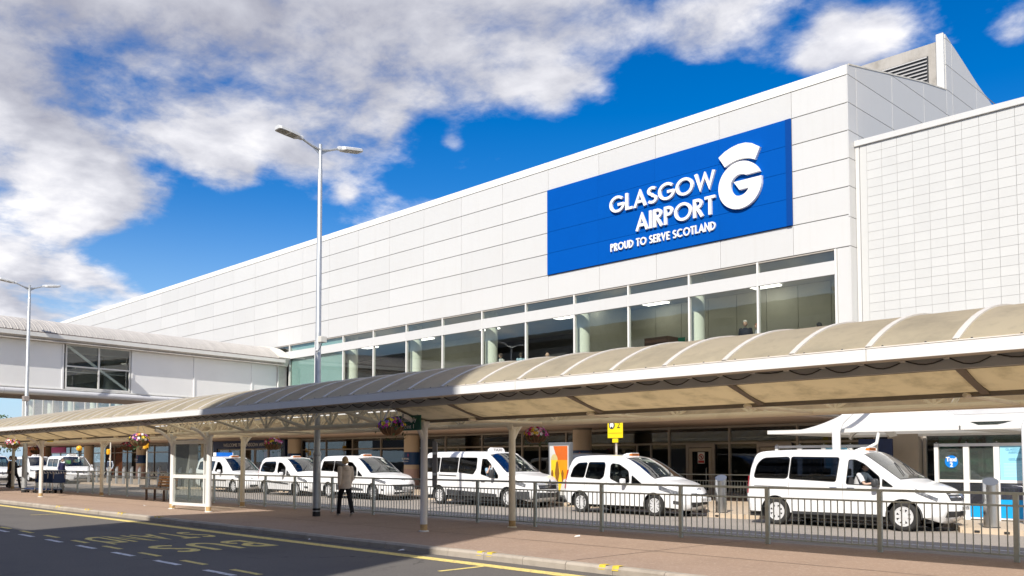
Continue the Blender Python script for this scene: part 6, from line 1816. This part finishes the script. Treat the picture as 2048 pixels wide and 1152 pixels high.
def person(label, loc, rz, pose='stand', h=1.72, top=('jacket', (.05, .05, .06)), legs=(.02, .02, .025), hair=(.08, .05, .03), hairstyle='short', shoes=(.04, .035, .03), group=None, lean=0.0, extra=None):
    t = thing('person', label, 'person', loc, rz, group)
    k = h / 1.72
    V = lambda x, y, z: (x * k, y * k, z * k)
    P = {}
    if pose == 'sit':
        P['pelvis'] = V(0, 0, .12); P['waist'] = V(-.04, 0, .30); P['chest'] = V(-.05 + lean * .5, 0, .50); P['neck'] = V(-.03 + lean, 0, .70); P['head'] = V(.01 + lean * 1.25, 0, .84)
        for s_, c in ((1, 'L'), (-1, 'R')):
            P['hip' + c] = V(.04, .10 * s_, .10); P['knee' + c] = V(.46, .14 * s_, .14); P['ank' + c] = V(.56, .13 * s_, -.28); P['toe' + c] = V(.72, .13 * s_, -.31)
            P['sh' + c] = V(-.04 + lean, .19 * s_, .63); P['el' + c] = V(.14 + lean, .25 * s_, .40); P['wr' + c] = V(.36 + lean * .6, .17 * s_, .44)
        if extra == 'handface':
            P['elR'] = V(.24, -.30, .48); P['wrR'] = V(.16, -.14, .74)
    else:
        P['pelvis'] = V(0, 0, .94); P['waist'] = V(0, 0, 1.08); P['chest'] = V(.0 + lean * .5, 0, 1.27); P['neck'] = V(-.01 + lean, 0, 1.46); P['head'] = V(.02 + lean * 1.2, 0, 1.61)
        st = .0 if pose == 'stand' else .26
        for s_, c in ((1, 'L'), (-1, 'R')):
            f_ = st * s_
            P['hip' + c] = V(0, .09 * s_, .90); P['knee' + c] = V(f_ * .62 + .03, .095 * s_, .50); P['ank' + c] = V(f_ * 1.05 - (.06 if f_ < 0 else 0), .09 * s_, .09 + (.05 if f_ < 0 else .0)); P['toe' + c] = V(f_ * 1.05 + .14, .10 * s_, .04)
            P['sh' + c] = V(-.01 + lean, .185 * s_, 1.40); P['el' + c] = V(-.05 - f_ * .25, .215 * s_, 1.13); P['wr' + c] = V(.06 - f_ * .5, .21 * s_, .90)
            if pose == 'arms': P['el' + c] = V(.05, .24 * s_, 1.14); P['wr' + c] = V(.26, .12 * s_, 1.18)
    J = {}
    def add(n_, r1, r2=None): J[n_] = (P[n_], r1 * k, (r2 or r1) * k)
    add('pelvis', .10, .135); add('waist', .085, .115); add('chest', .095, .14); add('neck', .05)
    ed = [('pelvis', 'waist'), ('waist', 'chest'), ('chest', 'neck')]
    for c in 'LR':
        add('sh' + c, .05); add('el' + c, .038); add('wr' + c, .026); add('hip' + c, .075); add('knee' + c, .052); add('ank' + c, .036)
        ed += [('chest', 'sh' + c), ('sh' + c, 'el' + c), ('el' + c, 'wr' + c), ('pelvis', 'hip' + c), ('hip' + c, 'knee' + c), ('knee' + c, 'ank' + c)]
        w = Vector(P['wr' + c]); d = (w - Vector(P['el' + c])).normalized(); s_ = 1 if c == 'L' else -1
        side = d.cross(Vector((0, s_, .3))).normalized()
        palm = w + d * .07 * k
        J['palm' + c] = (tuple(palm), .024 * k, .034 * k); ed.append(('wr' + c, 'palm' + c))
        for q in range(4):
            ln = (.075, .085, .08, .062)[q] * k
            b1 = palm + d * ln * .5 + side * (.026 - .017 * q) * k
            b2 = b1 + (d + Vector((.15, -.35 * s_, 0))).normalized() * ln * .5
            J['f%d%s' % (q, c)] = (tuple(b1), .0095 * k, .0095 * k); J['g%d%s' % (q, c)] = (tuple(b2), .008 * k, .008 * k)
            ed += [('palm' + c, 'f%d%s' % (q, c)), ('f%d%s' % (q, c), 'g%d%s' % (q, c))]
        th = w + d * .04 * k + side * .045 * k; J['th' + c] = (tuple(th), .011 * k, .011 * k); J['tt' + c] = (tuple(th + (d + side * .4).normalized() * .035 * k), .009 * k, .009 * k)
        ed += [('wr' + c, 'th' + c), ('th' + c, 'tt' + c)]
    body = me_mb(skin(J, ed, 1))
    hd = Vector(P['head'])
    hm = MB()
    n_, m_ = 18, 14
    for i in range(m_ + 1):
        a = PI * i / m_
        for j in range(n_):
            b = 2 * PI * j / n_
            x, y, z = math.sin(a) * math.cos(b), math.sin(a) * math.sin(b), math.cos(a)
            fx = .098 * x; fy = .076 * y; fz = .122 * z
            if z < 0: fx *= 1 - .22 * z * z * (1 if x > 0 else 1.4); fy *= 1 + .28 * z
            if x > .55 and abs(y) < .45:      # brow, nose, chin
                if -.35 < z < .12: fx += .022 * max(0, 1 - abs(y) * 3.2) * (1 - abs(z + .15) * 2)
                if .05 < z < .3: fx -= .004 * (1 if abs(abs(y) - .35) < .2 else 0)
                if z < -.7: fx += .008
            hm.v.append((hd.x + fx * k, hd.y + fy * k, hd.z + fz * k))
    for i in range(m_):
        for j in range(n_): hm.f.append((i * n_ + j, (i + 1) * n_ + j, (i + 1) * n_ + (j + 1) % n_, i * n_ + (j + 1) % n_))
    for s_ in (-1, 1): hm.ell((hd.x - .005 * k, hd.y + s_ * .078 * k, hd.z - .01 * k), (.022 * k, .012 * k, .034 * k), 8, 6)
    body.add(hm.v, hm.f)
    obj('body', body, SKINM, t, smooth=True, angle=80, recalc=True)
    eyes = MB()
    for s_ in (-1, 1): eyes.ell((hd.x + .088 * k, hd.y + s_ * .031 * k, hd.z + .012 * k), (.009 * k, .013 * k, .008 * k), 8, 6)
    obj('eyes', eyes, BLACK, t)
    obj('mouth', MB().ell((hd.x + .086 * k, hd.y, hd.z - .062 * k), (.009 * k, .022 * k, .006 * k), 8, 6), mat('lips', (.42, .18, .15)), t)
    # clothes
    tn, tc = top
    gr = 1.10 if tn in ('jacket', 'hoodie', 'coat') else 1.0
    ax = Vector(P['chest']) - Vector(P['pelvis'])
    def ring(c_, rx, ry, n_=18):
        c_ = Vector(c_)
        return [(c_.x + rx * k * math.cos(2 * PI * q / n_), c_.y + ry * k * math.sin(2 * PI * q / n_), c_.z) for q in range(n_)]
    def loft(mb, rings):
        n_ = len(rings[0]); o_ = len(mb.v)
        mb.v += [v for r_ in rings for v in r_]
        mb.f += [(o_ + i * n_ + q, o_ + i * n_ + (q + 1) % n_, o_ + (i + 1) * n_ + (q + 1) % n_, o_ + (i + 1) * n_ + q) for i in range(len(rings) - 1) for q in range(n_)]
        mb.f += [tuple(o_ + q for q in range(n_ - 1, -1, -1)), tuple(o_ + (len(rings) - 1) * n_ + q for q in range(n_))]
    pv, ws_, ch_, nk = Vector(P['pelvis']), Vector(P['waist']), Vector(P['chest']), Vector(P['neck'])
    hem = -.14 if tn in ('hoodie', 'coat') and pose != 'sit' else -.03
    gm_ = MB()
    up_ = Vector((0, 0, k))
    loft(gm_, [ring(pv + up_ * hem, .128 * gr, .175 * gr), ring(pv + up_ * (hem + .05), .135 * gr, .178 * gr), ring(ws_, .118 * gr, .160 * gr), ring(ws_.lerp(ch_, .5), .122 * gr, .168 * gr), ring(ch_, .128 * gr, .180 * gr),
               ring(ch_.lerp(nk, .45), .115 * gr, .185 * gr), ring(ch_.lerp(nk, .68), .088 * gr, .150 * gr), ring(ch_.lerp(nk, .82), .066 * gr, .092 * gr), ring(nk, .056, .060)])
    for c in 'LR':
        sh_, el_, wr_ = Vector(P['sh' + c]), Vector(P['el' + c]), Vector(P['wr' + c])
        s_ = 1 if c == 'L' else -1
        sh_ = sh_ + Vector((0, -.02 * s_, -.01)) * k
        if tn == 'tshirt': pts_, rr_ = [sh_, sh_.lerp(el_, .35), sh_.lerp(el_, .75)], [.062, .062, .060]
        else: pts_, rr_ = [sh_, sh_.lerp(el_, .3), sh_.lerp(el_, .75), el_, el_.lerp(wr_, .3), el_.lerp(wr_, .75), wr_], [.064, .064, .056, .054, .052, .045, .042]
        gm_.tube(pts_, [q * gr * k for q in rr_], 12)
        gm_.ell(tuple(sh_), (.066 * gr * k, .066 * gr * k, .062 * gr * k), 12, 8)
    mname = '%s_%02x%02x%02x' % (tn, *[int(max(0, min(1, c)) * 255) for c in tc])
    tm = mat(mname, tc, .8, var=.3, scale=7, bump=.5, bscale=14)
    obj(tn if tn != 'tshirt' else 'shirt', gm_, tm, t, smooth=True, angle=70)
    lm = mat('trousers_%02x%02x%02x' % tuple(int(c * 255) for c in legs), legs, .85, var=.3, scale=7, bump=.4, bscale=14)
    tr_ = MB()
    if pose == 'sit': tr_.ell(tuple(pv), (.17 * k, .185 * k, .12 * k), 14, 8)
    else: loft(tr_, [ring(pv + up_ * -.10, .105, .150), ring(pv + up_ * -.04, .124, .166), ring(pv + up_ * .06, .118, .160), ring(pv + up_ * .14, .112, .152)])
    for c in 'LR':
        hp_, kn_, an_ = Vector(P['hip' + c]), Vector(P['knee' + c]), Vector(P['ank' + c])
        hp_ = hp_ + Vector((0, -.008 if c == 'L' else .008, 0))
        tr_.tube([hp_, hp_.lerp(kn_, .35), hp_.lerp(kn_, .8), kn_, kn_.lerp(an_, .3), kn_.lerp(an_, .8), an_ - Vector((0, 0, .02 * k))], [q * k for q in (.094, .088, .070, .066, .064, .058, .060)], 14)
    obj('trousers', tr_, lm, t, smooth=True, angle=70)
    sm_ = mat('shoes_%02x%02x%02x' % tuple(int(c * 255) for c in shoes), shoes, .6, var=.2)
    for c in 'LR':
        a, b = Vector(P['ank' + c]), Vector(P['toe' + c])
        js = {'a': (tuple(a + Vector((-.045 * k, 0, -.035 * k))), .042 * k, .042 * k), 'b': (tuple(a * .5 + b * .5 + Vector((0, 0, -.012 * k))), .042 * k, .045 * k), 'c': (tuple(b + Vector((0, 0, .0))), .03 * k, .042 * k)}
        link('shoe', me_mb(skin(js, [('a', 'b'), ('b', 'c')], 1)).mesh('shoe', True, 80), sm_, t)
    # hair
    if hairstyle != 'bald':
        hr = MB()
        r0 = 1.08 if hairstyle == 'short' else 1.14
        for i in range(9):
            a = PI * .62 * i / 8
            for j in range(18):
                b = 2 * PI * j / 18
                lim = 1.0
                x, y, z = math.sin(a) * math.cos(b), math.sin(a) * math.sin(b), math.cos(a)
                if x > .35: 
                    z2 = max(z, .42); 
                else: z2 = z
                j_ = 1 + .05 * math.sin(7 * b + 3 * i) * (i > 1)
                drop = (.0 if hairstyle == 'short' else -.035 * (i / 8) ** 2 * (1 if x < .2 else 0))
                hr.v.append((hd.x + (.098 * x * r0 * j_ - .008) * k, hd.y + .078 * y * (r0 + .06) * j_ * k, hd.z + (.122 * z2 * 1.05 + .004 + drop) * k))
        for i in range(8):
            for j in range(18): hr.f.append((i * 18 + j, (i + 1) * 18 + j, (i + 1) * 18 + (j + 1) % 18, i * 18 + (j + 1) % 18))
        obj('hair', hr, mat('hair_%02x%02x%02x' % tuple(int(c * 255) for c in hair), hair, .7, var=.4, scale=40, bump=.4, bscale=60), t, smooth=True, angle=80)
    return t, P, k
CREAMJ = (.82, .70, .58)
w, P, k = person('fair haired person in a cream hooded jacket and black trousers walking past the lamp post', (-20.98, 14.0, GZ), R(168), 'walk', 1.63, ('hoodie', CREAMJ), (.012, .012, .016), (.70, .50, .27), 'bob', (.55, .52, .48))
hood = MB().lathe([(.05, .05), (.085, .03), (.115, -.03), (.12, -.09), (.08, -.11)], 16)
for i, v in enumerate(hood.v): hood.v[i] = (v[0] * .9 - .05 * k, v[1], v[2] + 1.43 * k)
obj('hood', hood, mat('hoodie_d1b293', CREAMJ, .8), w, smooth=True)
gp = 'people standing at the left end of the walkway'
person('person in black clothes at the far left beside the thick grey pole', (-54.6, 14.9, GZ), R(60), 'arms', 1.75, ('coat', (.015, .015, .02)), (.012, .012, .015), (.03, .02, .02), group=gp)
pp, P, k = person('person in dark clothes with a tan scarf at the far left by the white van', (-56.0, 15.1, GZ), R(-80), 'stand', 1.78, ('coat', (.025, .02, .025)), (.02, .018, .02), (.05, .03, .02), group=gp)
obj('scarf', MB().tube([(.08, .03, 1.46 * k), (.13, .02, 1.3 * k), (.15, .0, 1.0 * k)], [.05, .045, .04], 8), mat('tan_scarf', (.45, .24, .06), .8), pp, smooth=True)
person('person in a navy coat standing by the white van behind the second post', (-58.5, 18.6, 0), R(30), 'stand', 1.78, ('coat', (.03, .03, .09)), (.025, .025, .06), (.06, .04, .03), group=gp)
bk, P, k = person('person carrying a black backpack walking along the terminal kerb', (-51.3, 23.5, GZ), R(178), 'walk', 1.76, ('jacket', (.02, .022, .035)), (.05, .06, .10), (.03, .02, .015))
obj('backpack', MB().cbox((-.20 * k, 0, 1.22 * k), (.2, .32, .48), .07), mat('backpack_black', (.012, .012, .014), .7), bk, smooth=True)
bs, P, k = person('person in a pale blue shirt and dark vest by the terminal bollards', (-68.2, 25.0, GZ), R(-60), 'stand', 1.76, ('shirt', (.45, .52, .62)), (.03, .03, .04), (.2, .1, .03))
obj('vest', MB().cbox((.0, 0, 1.2), (.30, .44, .5), .1), mat('dark_vest', (.02, .03, .06), .8), bs, smooth=True)
gw = 'people behind the upper floor windows'
FZ = 5.2
person('grey haired man in a dark suit looking out of the upper window', (-18.46, 30.55, FZ), R(-70), 'stand', 1.86, ('jacket', (.012, .014, .025)), (.015, .015, .02), (.55, .53, .5), group=gw)
person('person in a grey top half hidden by the window mullion next to the suited man', (-18.02, 30.7, FZ), R(200), 'arms', 1.72, ('shirt', (.30, .30, .32)), (.03, .03, .04), (.25, .1, .06), group=gw)
person('person with black hair low behind the last upper window', (-15.45, 30.6, FZ - .25), R(170), 'stand', 1.70, ('shirt', (.03, .03, .04)), (.03, .03, .04), (.01, .01, .012), 'bob', group=gw)
person('man in a white shirt bending over a table behind the upper window', (-31.95, 30.5, FZ), R(200), 'arms', 1.74, ('tshirt', (.66, .66, .64)), (.05, .05, .06), (.05, .03, .02), group=gw, lean=.12)
person('person in a light blue top behind the upper window by the wide column', (-30.75, 30.5, FZ), R(150), 'stand', 1.66, ('tshirt', (.35, .50, .60)), (.05, .05, .06), (.04, .03, .02), group=gw)
person('bald person barely showing above the canopy behind the dark upper window', (-28.95, 30.5, FZ - .2), R(250), 'stand', 1.70, ('shirt', (.1, .09, .09)), (.05, .05, .06), hairstyle='bald', group=gw)
# drivers
person('driver in a white shirt seated at the open window of the big white van', (vito.location.x + 2.98 * sxv, vito.location.y - .44, .66), R(-4), 'sit', 1.74, ('tshirt', (.68, .68, .69)), (.03, .03, .05), (.03, .02, .02), lean=.10)
person('driver in a light blue shirt resting his head on his hand in the minibus', (traf.location.x + 3.28 * sxt, traf.location.y - .52, .70), R(-14), 'sit', 1.74, ('tshirt', (.30, .45, .60)), (.03, .03, .05), (.06, .04, .03), extra='handface')
